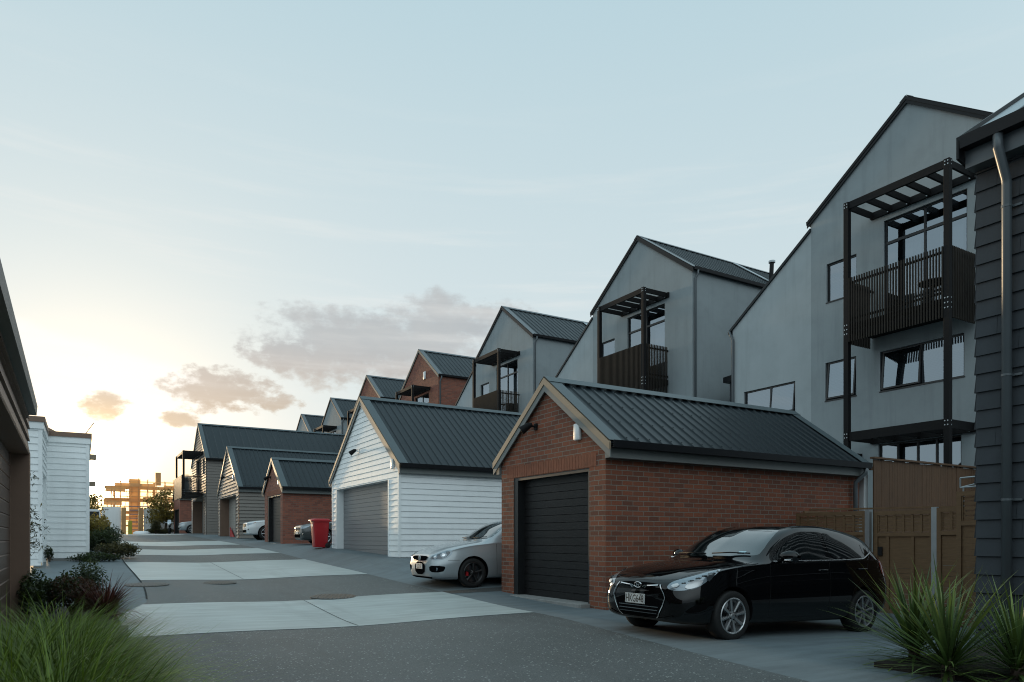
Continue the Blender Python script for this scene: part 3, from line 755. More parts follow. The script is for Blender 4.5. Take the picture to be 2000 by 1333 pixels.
# ------------------------------------------------------------------ left side: timber garage close to the camera
def left_garage():
    g = thing('timber_garage', 'brown timber garage cut off by the left edge, with a horizontal panel door', 'garage', (-.667, 8, 0))
    A = Vector((-.667, 11.95, 0)); B = Vector((-.54, 2.0, 0)); d = (B-A).normalized(); nrm = Vector((-d.y, d.x, 0))
    if nrm.x < 0: nrm = -nrm
    def mf(s, z, n): q = A+d*s+nrm*n; return (q.x, q.y, z)
    Lw = (B-A).length
    mb = MB()
    wall(mb, [0, 2.86], lambda z: 0, lambda z: Lw, [(.22, 7.2, 0, 2.36, .22)], mf, .028, course=.17)
    mb.face([mf(0, 0, 0), mf(0, 0, -5), mf(0, 2.86, -5), mf(0, 2.86, 0)])
    mb.build('wall', M['taupe'], g)
    cb = MB(); cb.obox(Vector(mf(.10, 1.19, .0)), d*.125, nrm*.035, (0, 0, 1.19)); cb.obox(Vector(mf(.235, 1.18, -.10)), d*.012, nrm*.12, (0, 0, 1.18))
    cb.obox(Vector(mf(3.7, 2.365, -.10)), d*3.5, nrm*.13, (0, 0, .015)); cb.build('door_surround', M['taupe'], g)
    db = MB(); n = 14
    for k in range(n):
        za, zb_ = 2.34*k/n, 2.34*(k+1)/n
        db.face([mf(.25, za+.012, -.18), mf(7.2, za+.012, -.18), mf(7.2, zb_-.01, -.18), mf(.25, zb_-.01, -.18)])
        db.face([mf(.25, zb_-.01, -.18), mf(7.2, zb_-.01, -.18), mf(7.2, zb_+.012, -.195), mf(.25, zb_+.012, -.195)])
    db.build('garage_door', M['brown_door'], g)
    gt = MB(); poly = [(0, 2.80), (.11, 2.80), (.12, 2.92), (.105, 2.92), (.10, 2.815), (.012, 2.815), (.012, 2.92), (0, 2.92)]
    gt.prism(poly, lambda q: mf(.95, q[1]-.02, q[0]+.03), lambda q: mf(Lw, q[1]-.02, q[0]+.03)); gt.build('gutter', M['trim_grey'], g)
    sf = MB(); sf.prism([(-.0, 2.74), (.06, 2.74), (.06, 2.86), (0, 2.86)], lambda q: mf(0.9, q[1], q[0]), lambda q: mf(Lw, q[1], q[0])); sf.build('fascia', M['taupe'], g)
    rf = MB(); rf.prism([(.13, 2.90), (-5, 4.5), (-5, 4.4), (.13, 2.86)], lambda q: mf(.9, q[1], q[0]), lambda q: mf(Lw, q[1], q[0])); rf.build('roof', M['roof'], g)
left_garage()
def white_house():
    h = thing('weatherboard_house', 'white weatherboard flat-roofed building on the left, with the sun at its corner', 'house', (-.9, 25.5, .5))
    Xr, Y, X1, Y2 = .13, 25.5, -.96, 22.6
    mb = MB(); zb, zt = .62, 4.12
    wall(mb, [zb, zt], lambda z: X1, lambda z: Xr, [], lambda s, z, n: (s, Y-n, z), .022, course=.178)
    wall(mb, [zb, zt], lambda z: Y, lambda z: Y+11, [], lambda s, z, n: (Xr+n, s, z), .022, course=.178)
    wall(mb, [.5, zt], lambda z: Y2, lambda z: Y, [(Y2+.5, Y-.4, .5, 3.0, .2)], lambda s, z, n: (X1+n, s, z), .022, course=.178)
    wall(mb, [.5, zt], lambda z: X1-6, lambda z: X1, [], lambda s, z, n: (s, Y2-n, z), .022, course=.178)
    mb.face([(X1, Y2+.4, .5), (X1, Y-.3, .5), (X1, Y-.3, 3.1), (X1, Y2+.4, 3.1)][::-1]) if False else None
    mb.face([(X1-6, Y2, zt-.02), (X1, Y2, zt-.02), (X1, Y+11, zt-.02), (X1-6, Y+11, zt-.02)]); mb.face([(X1, Y, zt-.02), (Xr, Y, zt-.02), (Xr, Y+11, zt-.02), (X1, Y+11, zt-.02)])
    mb.build('wall', M['white'], h)
    dr = MB(); dr.box(X1-.24, X1-.2, Y2+.45, Y-.35, .5, 3.05); dr.build('garage_door', M['white'], h)
    for (x, y) in ((X1, Y2), (Xr, Y)): MB().box(x-.06, x+.03, y-.03, y+.06, .58, zt).build('corner_board', M['white'], h)
    fs = MB(); fs.box(X1-6, X1+.06, Y2-.06, Y2-.001, zt-.02, zt+.16); fs.box(X1+.001, X1+.06, Y2-.001, Y-.06, zt-.02, zt+.16)
    fs.box(X1+.06, Xr+.06, Y-.06, Y-.001, zt-.02, zt+.16); fs.box(Xr+.001, Xr+.06, Y-.001, Y+11, zt-.02, zt+.16); fs.build('fascia', M['white'], h)
    cp = MB(); cp.box(X1-6, X1+.09, Y2-.09, Y2+.15, zt+.16, zt+.30); cp.box(X1-.1, X1+.09, Y2+.15, Y-.09, zt+.16, zt+.30)
    cp.box(X1-.1, Xr+.09, Y-.09, Y+.15, zt+.16, zt+.302); cp.box(Xr-.1, Xr+.09, Y+.15, Y+11, zt+.16, zt+.30); cp.build('parapet_cap', M['taupe'], h)
    pl = MB(); pl.box(X1+.03, Xr-.03, Y-.0, Y+.3, .3, .63); pl.build('plinth', M['kerb'], h)
    for (y, z) in ((25.9, 3.75), (27.2, 3.0)):
        lb = MB(); lb.box(Xr+.02, Xr+.22, y-.14, y+.14, z-.08, z+.08); lb.build('wall_light', M['trim'], h)
    light_fixture(h, (X1+.02, 24.5, 3.6), .7)
    an = MB(); an.tube([(.02, 26, zt+.3), (.28, 26, zt+.72)], .012, 6); an.build('aerial', M['black_metal'], h)
    rr = MB(); rr.prism([(-3.4, 4.2), (-.05, 4.2), (-.25, 4.52), (-1.1, 4.98), (-3.4, 6.2)], lambda q: (q[0], 29.5, q[1]), lambda q: (q[0], 33, q[1])); rr.build('upper_gable', M['white'], h)
    rc = MB(); rc.bar((-3.4, 29.4, 6.26), (-.05, 29.4, 4.46), .25, .07); rc.build('upper_bargeboard', M['taupe'], h)
white_house()
# ------------------------------------------------------------------ right side: dark shingle-clad garage at the frame edge
def shingle_house():
    X, Ya = 8.55, 4.2
    h = thing('shingle_building', 'charcoal shingle-clad building cut off by the right edge', 'building', (X, 2, 0))
    def mf(s, z, n): return (X-n, Ya-s, z)
    mb = MB(); z = 0.0; cs = .202; k = 0
    random.seed(5)
    while z < 5.5:
        s = -.0; zt = min(z+cs, 5.5)
        j = [0]; x = random.uniform(.2, .5)
        while x < 7.5: j.append(x); x += random.choice((.30, .42, .55, .7, .62))
        j.append(7.5)
        for a, b in zip(j[:-1], j[1:]):
            e = random.uniform(0, .004); a2 = a+.002; b2 = b-.002
            mb.face([mf(a2, z, .030+e), mf(b2, z, .030+e), mf(b2, zt, .007+e), mf(a2, zt, .007+e)])
            mb.face([mf(a2, z, 0), mf(b2, z, 0), mf(b2, z, .030+e), mf(a2, z, .030+e)])
        mb.face([mf(0, z, 0), mf(0, z, .030), mf(0, zt, .007), mf(0, zt, 0)])
        z += cs
    mb.face([mf(0, 0, 0.001), mf(7.5, 0, 0.001), mf(7.5, 5.5, 0.001), mf(0, 5.5, 0.001)])
    # far return wall with the same courses
    z = 0
    while z < 5.5:
        zt = min(z+cs, 5.5)
        mb.face([(X-.0, Ya+.03, z), (X+7, Ya+.03, z), (X+7, Ya+.007, zt), (X, Ya+.007, zt)]); z += cs
    mb.build('wall', M['shingle'], h)
    # eave: fascia, soffit, gutter and roof
    e = MB(); e.box(X-.20, X-.17, -3.3, Ya+.02, 5.28, 5.52); e.box(X-.17, X+.05, -3.3, Ya+.02, 5.28, 5.31); e.build('fascia', M['pipe'], h)
    q = MB(); poly = [(0, 0), (.115, .0), (.125, .13), (.112, .13), (.102, .014), (.012, .014), (.012, .13), (0, .13)]
    q.prism(poly, lambda p: (X-.205-p[0], -3.3, 5.47+p[1]), lambda p: (X-.205-p[0], Ya+.02, 5.47+p[1])); q.build('gutter', M['gutter'], h)
    r = MB(); r.prism([(-.30, 5.57), (3.5, 8.05), (3.5, 7.95), (-.30, 5.51)], lambda p: (X+p[0], -3.3, p[1]), lambda p: (X+p[0], Ya+.02, p[1])); ro = r.build('roof', M['galv'], h)
    for k in range(5):
        rb = MB(); y = Ya-.5-k*.6; rb.bar((X-.29, y, 5.595), (X+3.4, y, 8.00), .03, .03); rb.build('standing_seam', M['roof_trim'], ro)
    b = MB(); b.prism([(-.33, 5.36), (-.33, 5.60), (3.4, 8.03), (3.4, 7.7), (-.05, 5.30)], lambda p: (X+p[0], Ya+.025, p[1]), lambda p: (X+p[0], Ya+.05, p[1])); b.build('bargeboard', M['gutter'], h)
    dp = MB(); y = 3.86; dp.tube([(X-.27, y, 5.47), (X-.27, y, 5.33), (X-.10, y, 5.05), (X-.085, y, 4.98), (X-.085, y, 0)], .048, 16); d = dp.build('downpipe', M['pipe'], h, smooth=True)
    for z in (4.75, 2.95, 1.62):
        c = MB(); c.tube([(X-.085, y, z-.012), (X-.085, y, z+.012)], .053, 16); c.box(X-.05, X-.02, y-.13, y-.03, z-.012, z+.012); c.build('pipe_clip', M['pipe'], d)
shingle_house()

# ------------------------------------------------------------------ timber fences between garage and shingle building
def lattice(mb, X, y0, y1, z0, z1, nv=6, nh=5):
    for k in range(nv+1):
        y = y0+(y1-y0)*k/nv; mb.box(X-.016, X-.001, y-.022, y+.022, z0, z1)
    for k in range(nh):
        z = z0+.04+(z1-z0-.08)*k/(nh-1); mb.box(X+.001, X+.014, y0, y1, z-.024, z+.024)
def fence_panel(name, label, cat, X, y0, y1, z0, z1, lat=.38, mid=(), grp=None, nv=5):
    g = thing(name, label, cat, (X, (y0+y1)/2, z0), 0, grp)
    fr = MB()
    for y in (y0+.035, y1-.035): fr.box(X-.03, X+.03, y-.035, y+.035, z0, z1)
    for z in (z0+.06, z1-lat-.04, z1-.035): fr.box(X-.028, X+.028, y0+.07, y1-.07, z-.035, z+.035)
    for m in mid: fr.box(X-.026, X+.026, m-.025, m+.025, z0+.1, z1-lat-.08)
    fr.build('frame', M['fence2'], g)
    pn = MB(); z = z0+.03
    while z < z1-lat-.06:
        pn.box(X+.0, X+.012, y0+.07, y1-.07, z, z+.086); z += .09
    pn.build('board_panel', M['fence2'], g)
    lt = MB(); lattice(lt, X, y0+.07, y1-.07, z1-lat, z1-.07, nv); lt.build('lattice', M['fence2'], g)
    return g
fence_panel('timber_fence', 'lattice-topped fence panel behind the rear of the black hatchback', 'fence', 12.4, 7.98, 9.5, -.16, 1.72, grp=None, nv=7)
gt = fence_panel('fence_gate', 'timber gate with lattice top between two steel posts', 'gate', 12.44, 6.78, 7.86, -.16, 1.70, mid=(7.15, 7.6), nv=6)
lk = MB().box(12.40, 12.425, 7.70, 7.78, .9, 1.06); lk.build('latch', M['black_metal'], gt)
fence_panel('timber_fence', 'narrow lattice-topped panel right of the gate', 'fence', 12.3, 6.2, 6.66, -.17, 1.72, nv=2)
fence_panel('timber_fence', 'taller pale timber fence panel next to the shingle building', 'fence', 11.6, 4.4, 5.98, -.16, 1.93, lat=.45, nv=5)
for (y, lb) in ((7.92, 'galvanised steel post left of the timber gate'), (6.72, 'galvanised steel post right of the timber gate')):
    p = MB().box(12.30, 12.37, y-.045, y+.045, -.2, 1.74).build('fence_post', M['galv']); tag(p, lb, 'post', 'steel posts of the gate')
tr = MB(); tr.box(12.38, 14.4, 9.30, 9.34, 1.66, 1.76); tr.bar((12.42, 9.2, 1.78), (12.6, 6.4, 1.74), .09, .03)
tag(tr.build('fence_rail', M['fence2']), 'capping rail running along the top of the gate and panels', 'rail')
def paling_fence():
    g = thing('paling_fence', 'tall dark paling fence below the ground-floor windows', 'fence', (17, 9.35, .8))
    random.seed(3); mb = MB(); x = 14.75
    while x < 21.5:
        w = .098; mb.box(x, x+w-.004, 9.34+random.uniform(-.004, .004), 9.362, .6, 2.93+random.uniform(-.012, .012)); x += w
    mb.build('palings', M['fence'], g)
    c = MB(); c.box(14.7, 21.5, 9.29, 9.40, 2.945, 2.985); c.box(14.7, 21.5, 9.363, 9.42, 2.70, 2.78); c.build('fence_cap', M['fence'], g)
paling_fence()
# folded clothes airer with purple cloth on the far side of the tall panel
a = thing('clothes_airer', 'folded steel clothes airer with purple cloth above the fence', 'airer', (12.6, 5.6, 1.75))
mb = MB()
for z in (2.08, 2.24): mb.tube([(12.6, 6.45, z-.02), (12.6, 5.0, z+.02)], .014, 8)
mb.tube([(12.6, 6.45, 2.06), (12.6, 6.45, 2.22)], .014, 8); mb.tube([(12.6, 6.45, 2.06), (12.6, 5.5, 2.25)], .012, 8); mb.tube([(12.6, 6.4, 2.06), (12.6, 6.4, 1.7)], .014, 8)
mb.build('airer_frame', M['galv'], a)
mb = MB(); n = 10
for i in range(n): mb.face([(12.58+.02*math.sin(i*1.7), 5.95-.07*i, 2.24), (12.58+.02*math.sin((i+1)*1.7), 5.95-.07*(i+1), 2.24), (12.57+.02*math.sin((i+1)*1.7), 5.95-.07*(i+1), 2.03), (12.57+.02*math.sin(i*1.7), 5.95-.07*i, 2.06)])
mb.build('cloth', M['purple'], a)
# white box behind the garage corner
mb = MB().box(14.66, 14.80, 9.5, 9.98, 1.55, 2.62); o = tag(mb.build('white_box', M['plastic_white'], bevel=.02), 'white box at the back corner of the nearest brick garage', 'cabinet')
# table on the nearest balcony
t = thing('outdoor_table', 'round black wire table on the nearest balcony', 'table', (18.65, 10.2, 7.08))
mb = MB(); mb.lathe([(.36, 7.74), (.36, 7.765), (.0, 7.765)], (18.65, 10.2, 0), 'z', 20); mb.build('tabletop', M['black_metal'], t)
for k in range(4):
    q = PI/4+k*PI/2; mb = MB(); mb.tube([(18.65+.12*math.cos(q), 10.2+.12*math.sin(q), 7.74), (18.65+.30*math.cos(q), 10.2+.30*math.sin(q), 7.08)], .014, 6); mb.build('leg', M['black_metal'], t)

# ------------------------------------------------------------------ red wheelie bin
def bin_():
    x, y = 7.52, 26.45; z = zg(x, y)
    b = thing('wheelie_bin', 'red wheelie bin standing at the left end of the white garage', 'bin', (x, y, z), .0)
    def ring(hx, hy, zz, dx=0, r=.05):
        pts = []
        for (cx, cy, a0) in ((hx-r, hy-r, 0), (-hx+r, hy-r, 90), (-hx+r, -hy+r, 180), (hx-r, -hy+r, 270)):
            for k in range(4):
                t = math.radians(a0+k*30); pts.append((x+dx+cx+r*math.cos(t), y+cy+r*math.sin(t), z+zz))
        return pts
    mb = MB(); R = [ring(.22, .215, .03), ring(.23, .225, .06), ring(.285, .27, .95), ring(.30, .285, .955), ring(.30, .285, 1.0)]
    n = len(R[0]); vs = [p for r in R for p in r]; fs = [(i*n+k, i*n+(k+1) % n, (i+1)*n+(k+1) % n, (i+1)*n+k) for i in range(len(R)-1) for k in range(n)]
    fs.append(tuple(range(n-1, -1, -1))); mb.mesh(vs, fs); mb.build('bin_body', M['red'], b, smooth=True, sharp=35)
    lid = MB(); R = [ring(.335, .305, .995, -.02), ring(.34, .31, 1.02, -.02), ring(.33, .30, 1.045, -.02), ring(.26, .24, 1.085, -.02), ring(.02, .02, 1.09, -.02, .005)]
    vs = [p for r in R for p in r]; fs = [(i*n+k, i*n+(k+1) % n, (i+1)*n+(k+1) % n, (i+1)*n+k) for i in range(len(R)-1) for k in range(n)]
    lid.mesh(vs, fs); lid.build('lid', M['red'], b, smooth=True, sharp=35)
    hb = MB(); hb.tube([(x+.34, y-.24, z+.98), (x+.40, y-.24, z+1.02), (x+.40, y+.24, z+1.02), (x+.34, y+.24, z+.98)], .018, 8); hb.build('handle', M['red'], b, smooth=True)
    for s in (-1, 1):
        w = MB(); w.lathe([(0, -.025), (.085, -.025), (.10, -.015), (.10, .015), (.085, .025), (0, .025)], (x+.23, y+s*.24, z+.10), 'y', 20); w.build('wheel', M['rubber'], b, smooth=True, sharp=40)
    st = MB(); st.box(x-.292, x-.286, y-.10, y+.08, z+.80, z+.88); st.build('bin_label', M['plate'], b)
bin_()
# ------------------------------------------------------------------ manhole covers
for (x, y, r, lb) in ((1.15, 16.9, .42, 'sunlit round cover in the lane beside the red flax'), (2.62, 17.2, .36, 'faint round cover in the middle of the asphalt band'), (4.15, 13.62, .45, 'slotted round drain cover at the edge of the pale concrete band')):
    mb = MB(); z = zg(x, y)
    g = thing('drain_cover' if 'drain' in lb else 'manhole_cover', lb, 'drain cover' if 'drain' in lb else 'manhole cover', (x, y, z))
    mb.lathe([(r, -.02), (r, .016), (r-.03, .018), (0, .018)], (x, y, z+.002), 'z', 40); dz = (zg(x, y+.4)-zg(x, y-.4))/.8
    mb.v = [Vector((v.x, v.y, v.z+(v.y-y)*dz)) for v in mb.v]; d = mb.build('cover_plate', M['cast_iron'], g)
    rb = MB()
    for k in range(-5, 6):
        xx = k*r/6.2; h = math.sqrt(max(.01, (r-.05)**2-xx*xx)); rb.bar((x+xx, y-h, z+.024-h*dz), (x+xx, y+h, z+.024+h*dz), .022, .01)
    rb.build('cover_ribs', M['cast_iron'], d)

# ------------------------------------------------------------------ far end of the lane
def scaffold():  # poles, slabs and columns carry the painted golden glow too
    Y = 104
    g = thing('scaffolded_building', 'building under scaffolding at the far end of the lane, golden against the sun', 'building', (6.5, Y, 1.7))
    x0, x1, z0, zt = 2.0, 16.5, 1.7, 8.6
    random.seed(9)
    st = MB(); xs = frange(x0, x1, 1.1)
    for yy in (Y, Y+1.3):
        for x in xs: st.tube([(x, yy, z0), (x, yy, zt+random.uniform(.0, .6))], .04, 6)
        for z in frange(z0+.5, zt, .7): st.tube([(x0-.2, yy, z), (x1+.4, yy, z)], .03, 6)
    for k in range(0, len(xs)-1, 2): st.tube([(xs[k], Y-.05, z0+2), (xs[k+1], Y-.05, zt-1)], .03, 6)
    fl = MB()
    for z, h in ((2.9, .14), (4.5, .32), (6.1, .42), (7.75, .35)): fl.box(x0+.3, x1+.3, Y+1.7, Y+3.2, z, z+h)
    fl.build('floor_slab', M['glow_netting'], g)
    for (a, b, z, zz) in ((x0+.2, x0+2.2, 5.5, 6.0), (5.0, 9.5, 4.6, 5.1), (9.5, 16, 6.1, 6.7), (3.4, 8, 7.95, 8.35), (9, 16, 7.85, 8.2), (11, 16, 4.1, 4.7), (2.4, 4.6, 7.2, 7.7), (2.2, 5, 3.6, 4.1), (6.6, 9.3, 6.2, 6.6), (9.4, 12, 5.1, 5.5)):
        nb = MB().box(a, b, Y-.12, Y-.09, z, zz); nb.build('glow_netting', M['glow_netting'], g)
    for (a, b, lo, hi, nm) in ((5.1, 6.4, z0, zt+.4, 'stair_core'), (7.9, 8.15, z0, zt, 'column'), (12.1, 12.4, z0, zt, 'column'), (3.3, 3.5, z0, zt-1, 'column')): MB().box(a, b, Y+1.35, Y+1.6, lo, hi).build(nm, M['glow_netting'], g)
    bd = MB()
    for z in frange(z0+.6, z0+3.6, .5): bd.box(5.0, 9.4, Y-.3, Y-.22, z, z+.13)
    bd.build('mauve_boarding', M['scaf2'], g)
    ch = MB().box(8.3, 8.95, Y+3, Y+3.6, zt-.2, zt+1.5); ch.build('chimney', M['scaf'], g)
    mu = st
    for k in range(110):
        x = random.uniform(x0, x1); z = random.choice((3.4, 5.15, 7.0))+random.uniform(0, .7); mu.box(x, x+.05, Y+1.3, Y+1.36, z-.5, z+.5)
    st.build('scaffold_poles', M['glow_netting'], g)
scaffold()
def far_wall(x0, x1, Y, zt0, zt1, lb):
    mb = MB(); mb.prism([(x0, 1.5), (x1, 1.5), (x1, zt1), (x0, zt0)], lambda q: (q[0], Y, q[1]), lambda q: (q[0], Y+.15, q[1])); tag(mb.build('boundary_wall', M['white']), lb, 'wall')
far_wall(1.5, 3.15, 80, 4.35, 4.35, 'white boundary wall left of the far gateway')
far_wall(5.15, 9.8, 80, 4.3, 3.85, 'white boundary wall right of the far gateway, behind the tree')
for x, lb in ((3.38, 'left brown pillar of the far gateway'), (4.88, 'right brown pillar of the far gateway')):
    tag(MB().box(x-.2, x+.2, 79.7, 80.3, 1.5, 4.3).build('gate_pillar', M['scaf']), lb, 'pillar', 'pillars of the far gateway')
tag(MB().box(3.75, 4.1, 79.4, 79.75, 1.6, 3.0).build('bollard', M['yellow'], bevel=.04), 'yellow-green post in the far gateway', 'post')
g = MB(); g.lathe([(.75, 0), (.72, .18), (.5, .28), (0, .3)], (4.75, 76.5, 1.66), 'z', 18); tag(g.build('kerb_mound', M['white'], smooth=True), 'low white kerb block by the far gateway', 'block')
# overhead wire beyond the white building
w = MB()
for dz, dx in ((0, 0), (.35, .4)):
    P = [(-9+8.9*i/12, 62-26*i/12, 16.6+dz-12.3*i/12-1.2*math.sin(PI*i/12)*.4-dz*i/12) for i in range(13)]; w.tube(P, .011, 5)
tag(w.build('power_line', M['black_metal']), 'thin overhead wires crossing the bright sky above the white building', 'wire')
w = thing('wire_mast', 'thin mast carrying the overhead wires behind the white building', 'mast', (-9, 62, 1.6)); MB().tube([(-9, 62, 1.5), (-9, 62, 17)], .12, 8).build('pole', M['scaf'], w)  # mast for the overhead wires, without a lamp
MB().tube([(3.6, 62, 1.5), (3.6, 62, 1.7)], .1, 8)

# ------------------------------------------------------------------ planter on the left
pl = thing('planter', 'low timber-edged planter with dark shrubs by the brown garage', 'planter', (-.1, 11.2, 0))
mb = MB(); mb.box(-.62, .46, 9.7, 9.76, 0, .17); mb.box(.40, .46, 9.76, 12.6, 0, .15); mb.build('edging', M['kerb'], pl)
mb = MB(); mb.box(-.66, .40, 9.76, 13.24, -.1, .13); mb.build('soil', M['soil'], pl)
structure(MB().box(-.56, .40, 1.5, 9.68, -.1, .03).build('soil_bed', M['soil']))
structure(MB().box(6.35, 8.5, -1, 4.02, -.2, .05).build('soil_bed', M['soil']))
structure(MB().box(.24, 1.0, 24.0, 37, -.2, .62).build('soil_bed', M['soil'])) if False else None
# ------------------------------------------------------------------ plants
def blade(mb, base, az, elev, L, w, droop, seg=5, rnd=0.5, fold=0.0):
    """one strap leaf as a tapered strip"""
    p = Vector(base); hd = Vector((math.cos(az), math.sin(az), 0)); sd = Vector((-math.sin(az), math.cos(az), 0)); e = elev
    pts = []
    for i in range(seg+1):
        t = i/seg; ww = w*(1-t**1.6)*(.55+.9*min(t*2.2, .5)); pts.append((p.copy(), ww, t))
        p = p+(hd*math.cos(e)+Vector((0, 0, 1))*math.sin(e))*(L/seg); e -= droop*(1.0/seg)*(1+t)
    for (a, wa, ta), (b, wb, tb) in zip(pts[:-1], pts[1:]):
        if wb < 1e-5: mb.face([a-sd*wa, a+sd*wa, b], [(rnd, ta), (rnd, ta), (rnd, tb)])
        else: mb.face([a-sd*wa, a+sd*wa, b+sd*wb, b-sd*wb], [(rnd, ta), (rnd, ta), (rnd, tb), (rnd, tb)])
def tussock(label, x, y, n, L, r, seed, mat='grass', wind=(.05, -.15), grp='long grasses by the brown garage', dry=.022):
    random.seed(seed); z = zg(x, y); g = thing('grass_tussock', label, 'grass', (x, y, z), 0, grp)
    mb = MB()
    for i in range(n):
        a = random.uniform(0, 2*PI); rr = r*math.sqrt(random.random()); q = random.random()
        az = a+random.gauss(0, .5); hv = Vector((math.cos(az)+wind[0], math.sin(az)+wind[1], 0)); az = math.atan2(hv.y, hv.x)
        el = math.radians(random.uniform(52, 88) - 22*rr/r)
        m_ = mb
        blade(m_, (x+rr*math.cos(a), y+rr*math.sin(a), z), az, el, L*random.uniform(.45, 1.1), random.uniform(.0032, .0072), random.uniform(.5, 1.9), 6, q*q)
    mb.build('green_blades', M[mat], g)
T = [(.02, 3.75, 'grass tussock at the bottom edge of the picture, lowest on the left'), (-.28, 4.55, 'grass tussock half cut by the left edge'), (.14, 4.75, 'broad green grass tussock arching over the asphalt'),
     (-.30, 5.7, 'grass tussock against the brown garage door, nearer'), (.12, 5.8, 'middle grass tussock leaning over the lane edge'), (-.32, 7.0, 'grass tussock against the brown garage door, farther'), (.12, 7.1, 'grass tussock in front of the planter edge'), (-.1, 8.4, 'hindmost grass tussock below the dark shrubs')]
for i, (x, y, lb) in enumerate(T):
    x -= .12 if x < .05 else .24; tussock(lb, x, y, 2300 if y < 7.5 else 1500, 1.0 if y < 6.5 else .88, .27, 20+i)
def strap_plant(name, label, x, y, z, n, L, w, mat, seed, spread=(15, 88), droop=(.05, .5), r=.05, grp=None, cat='plant', trunk=0.0, part='leaves'):
    random.seed(seed); g = thing(name, label, cat, (x, y, z), 0, grp)
    mb = MB()
    for i in range(n):
        t = (i+.5)/n; el = math.radians(spread[1]-(spread[1]-spread[0])*(t**1.0)+random.uniform(-6, 6)); az = i*2.39996+random.uniform(-.3, .3)
        l = L*random.uniform(.75, 1.1)*(1 if t > .15 else .8)
        zz = z+trunk*(1-t*.7)
        blade(mb, (x+r*math.cos(az)*random.random(), y+r*math.sin(az)*random.random(), zz), az, el, l, w*random.uniform(.7, 1.1), random.uniform(*droop), 7, random.random()**2)
    mb.build(part, M[mat], g)
    if trunk: MB().tube([(x, y, z-.05), (x, y, z+trunk)], [.06, .045], 8).build('stem', M['bark'], g)
    return g
CG = 'sword-leaved plants in the right corner'
strap_plant('cabbage_tree', 'sword-leaved plant nearest the black hatchback', 6.84, 3.92, .02, 150, .90, .0175, 'cordyline', 1, (-8, 86), (.05, .45), grp=CG, trunk=.2)
strap_plant('cabbage_tree', 'tallest sword-leaved plant, front and centre of the corner group', 6.33, 3.34, .02, 160, .92, .0175, 'cordyline', 2, (-12, 88), (.05, .4), grp=CG, trunk=.16)
strap_plant('cabbage_tree', 'sword-leaved plant against the shingle wall at the right edge', 6.62, 2.94, .02, 140, .84, .0175, 'cordyline', 3, (-10, 87), (.05, .4), grp=CG, trunk=.16)
strap_plant('red_flax', 'dark red spiky flax at the end of the planter', .26, 11.4, .15, 520, .66, .008, 'red_leaf', 4, (5, 88), (.3, 1.2), r=.13)

def leaf(mb, c, s, rnd, t, asp=.42):
    n = Vector((random.gauss(0, 1), random.gauss(0, 1), random.gauss(0, .8)+.5)).normalized(); a = n.orthogonal().normalized(); a.rotate(Matrix.Rotation(random.uniform(0, 6.3), 3, n)); b = n.cross(a)
    mb.face([c-a*s, c-b*s*asp, c+a*s, c+b*s*asp], [(rnd, t)]*4)
def bush(name, label, x, y, z, rx, ry, h, n, s, mat, seed, cat='shrub', grp=None, lumps=9, asp=.42):
    random.seed(seed); g = thing(name, label, cat, (x, y, z), 0, grp); mb = MB(); st = MB()
    L = []
    for k in range(lumps):
        a = random.uniform(0, 2*PI); q = math.sqrt(random.random())*.75
        L.append((Vector((x+rx*q*math.cos(a), y+ry*q*math.sin(a), z+h*random.uniform(.35, .72))), random.uniform(.28, .5)))
    for (c, f) in L: st.tube([(x, y, z), tuple((Vector((x, y, z))+c)/2+Vector((0, 0, .02))), tuple(c)], [.02*h+.006, .012*h+.004, .004], 5)
    for i in range(n):
        c, f = random.choice(L); d = Vector((random.gauss(0, 1), random.gauss(0, 1), random.gauss(0, 1))).normalized()*(random.random()**.4)
        p = c+Vector((d.x*rx*f*1.4, d.y*ry*f*1.4, d.z*h*f)); 
        if p.z < z+.02: p.z = z+.02+random.random()*.1
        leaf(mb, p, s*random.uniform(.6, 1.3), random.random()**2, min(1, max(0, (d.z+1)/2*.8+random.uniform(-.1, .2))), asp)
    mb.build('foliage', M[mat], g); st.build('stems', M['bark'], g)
    return g
bush('shrub', 'dark green shrub in the planter against the brown garage', -.42, 11.6, .15, .30, .5, .62, 4600, .024, 'hedge', 11, grp='dark shrubs in the planter')
bush('shrub', 'bronze shrub in the middle of the planter', -.14, 11.7, .15, .30, .45, .58, 4200, .023, 'hedge_red', 12, grp='dark shrubs in the planter')
bush('shrub', 'small dark shrub at the right end of the planter, behind the red flax', .06, 12.9, .17, .24, .3, .70, 3000, .022, 'hedge', 13, grp='dark shrubs in the planter')
bush('shrub', 'large green bush at the corner of the white building', .62, 28.4, .66, .55, 1.2, .95, 4200, .045, 'hedge', 14, grp='shrubs along the white building', lumps=14)
bush('shrub', 'sprawling low bush reaching into the lane', .95, 26.6, .6, .6, .8, .5, 2400, .042, 'olive', 15, grp='shrubs along the white building')
bush('shrub', 'flat ground-cover shrub along the front of the white building', .35, 24.9, .48, .75, .45, .3, 1900, .035, 'hedge', 16, grp='shrubs along the white building')
bush('shrub', 'tall golden bush farther along the white building', .55, 32.2, .8, .4, 1.4, 1.3, 3000, .06, 'tree_leaf', 17, grp='shrubs along the white building')
bush('shrub', 'small tuft at the left end of the white building wall', -.85, 25.1, .5, .14, .15, .5, 350, .035, 'hedge', 18, grp='shrubs along the white building', lumps=4)
bush('shrub', 'low green shrubs at the foot of the far white wall', 6.4, 76.6, 1.66, 1.3, .8, .55, 2600, .08, 'olive', 19)
bush('shrub', 'small round shrub before the far white wall', 5.9, 75.8, 1.66, .5, .5, 1.35, 1100, .09, 'olive', 21)
tag(structure(MB().box(.22, .9, 25.5, 37, .3, .62).build('soil_bed', M['soil'])), 'x', 'x') if False else None
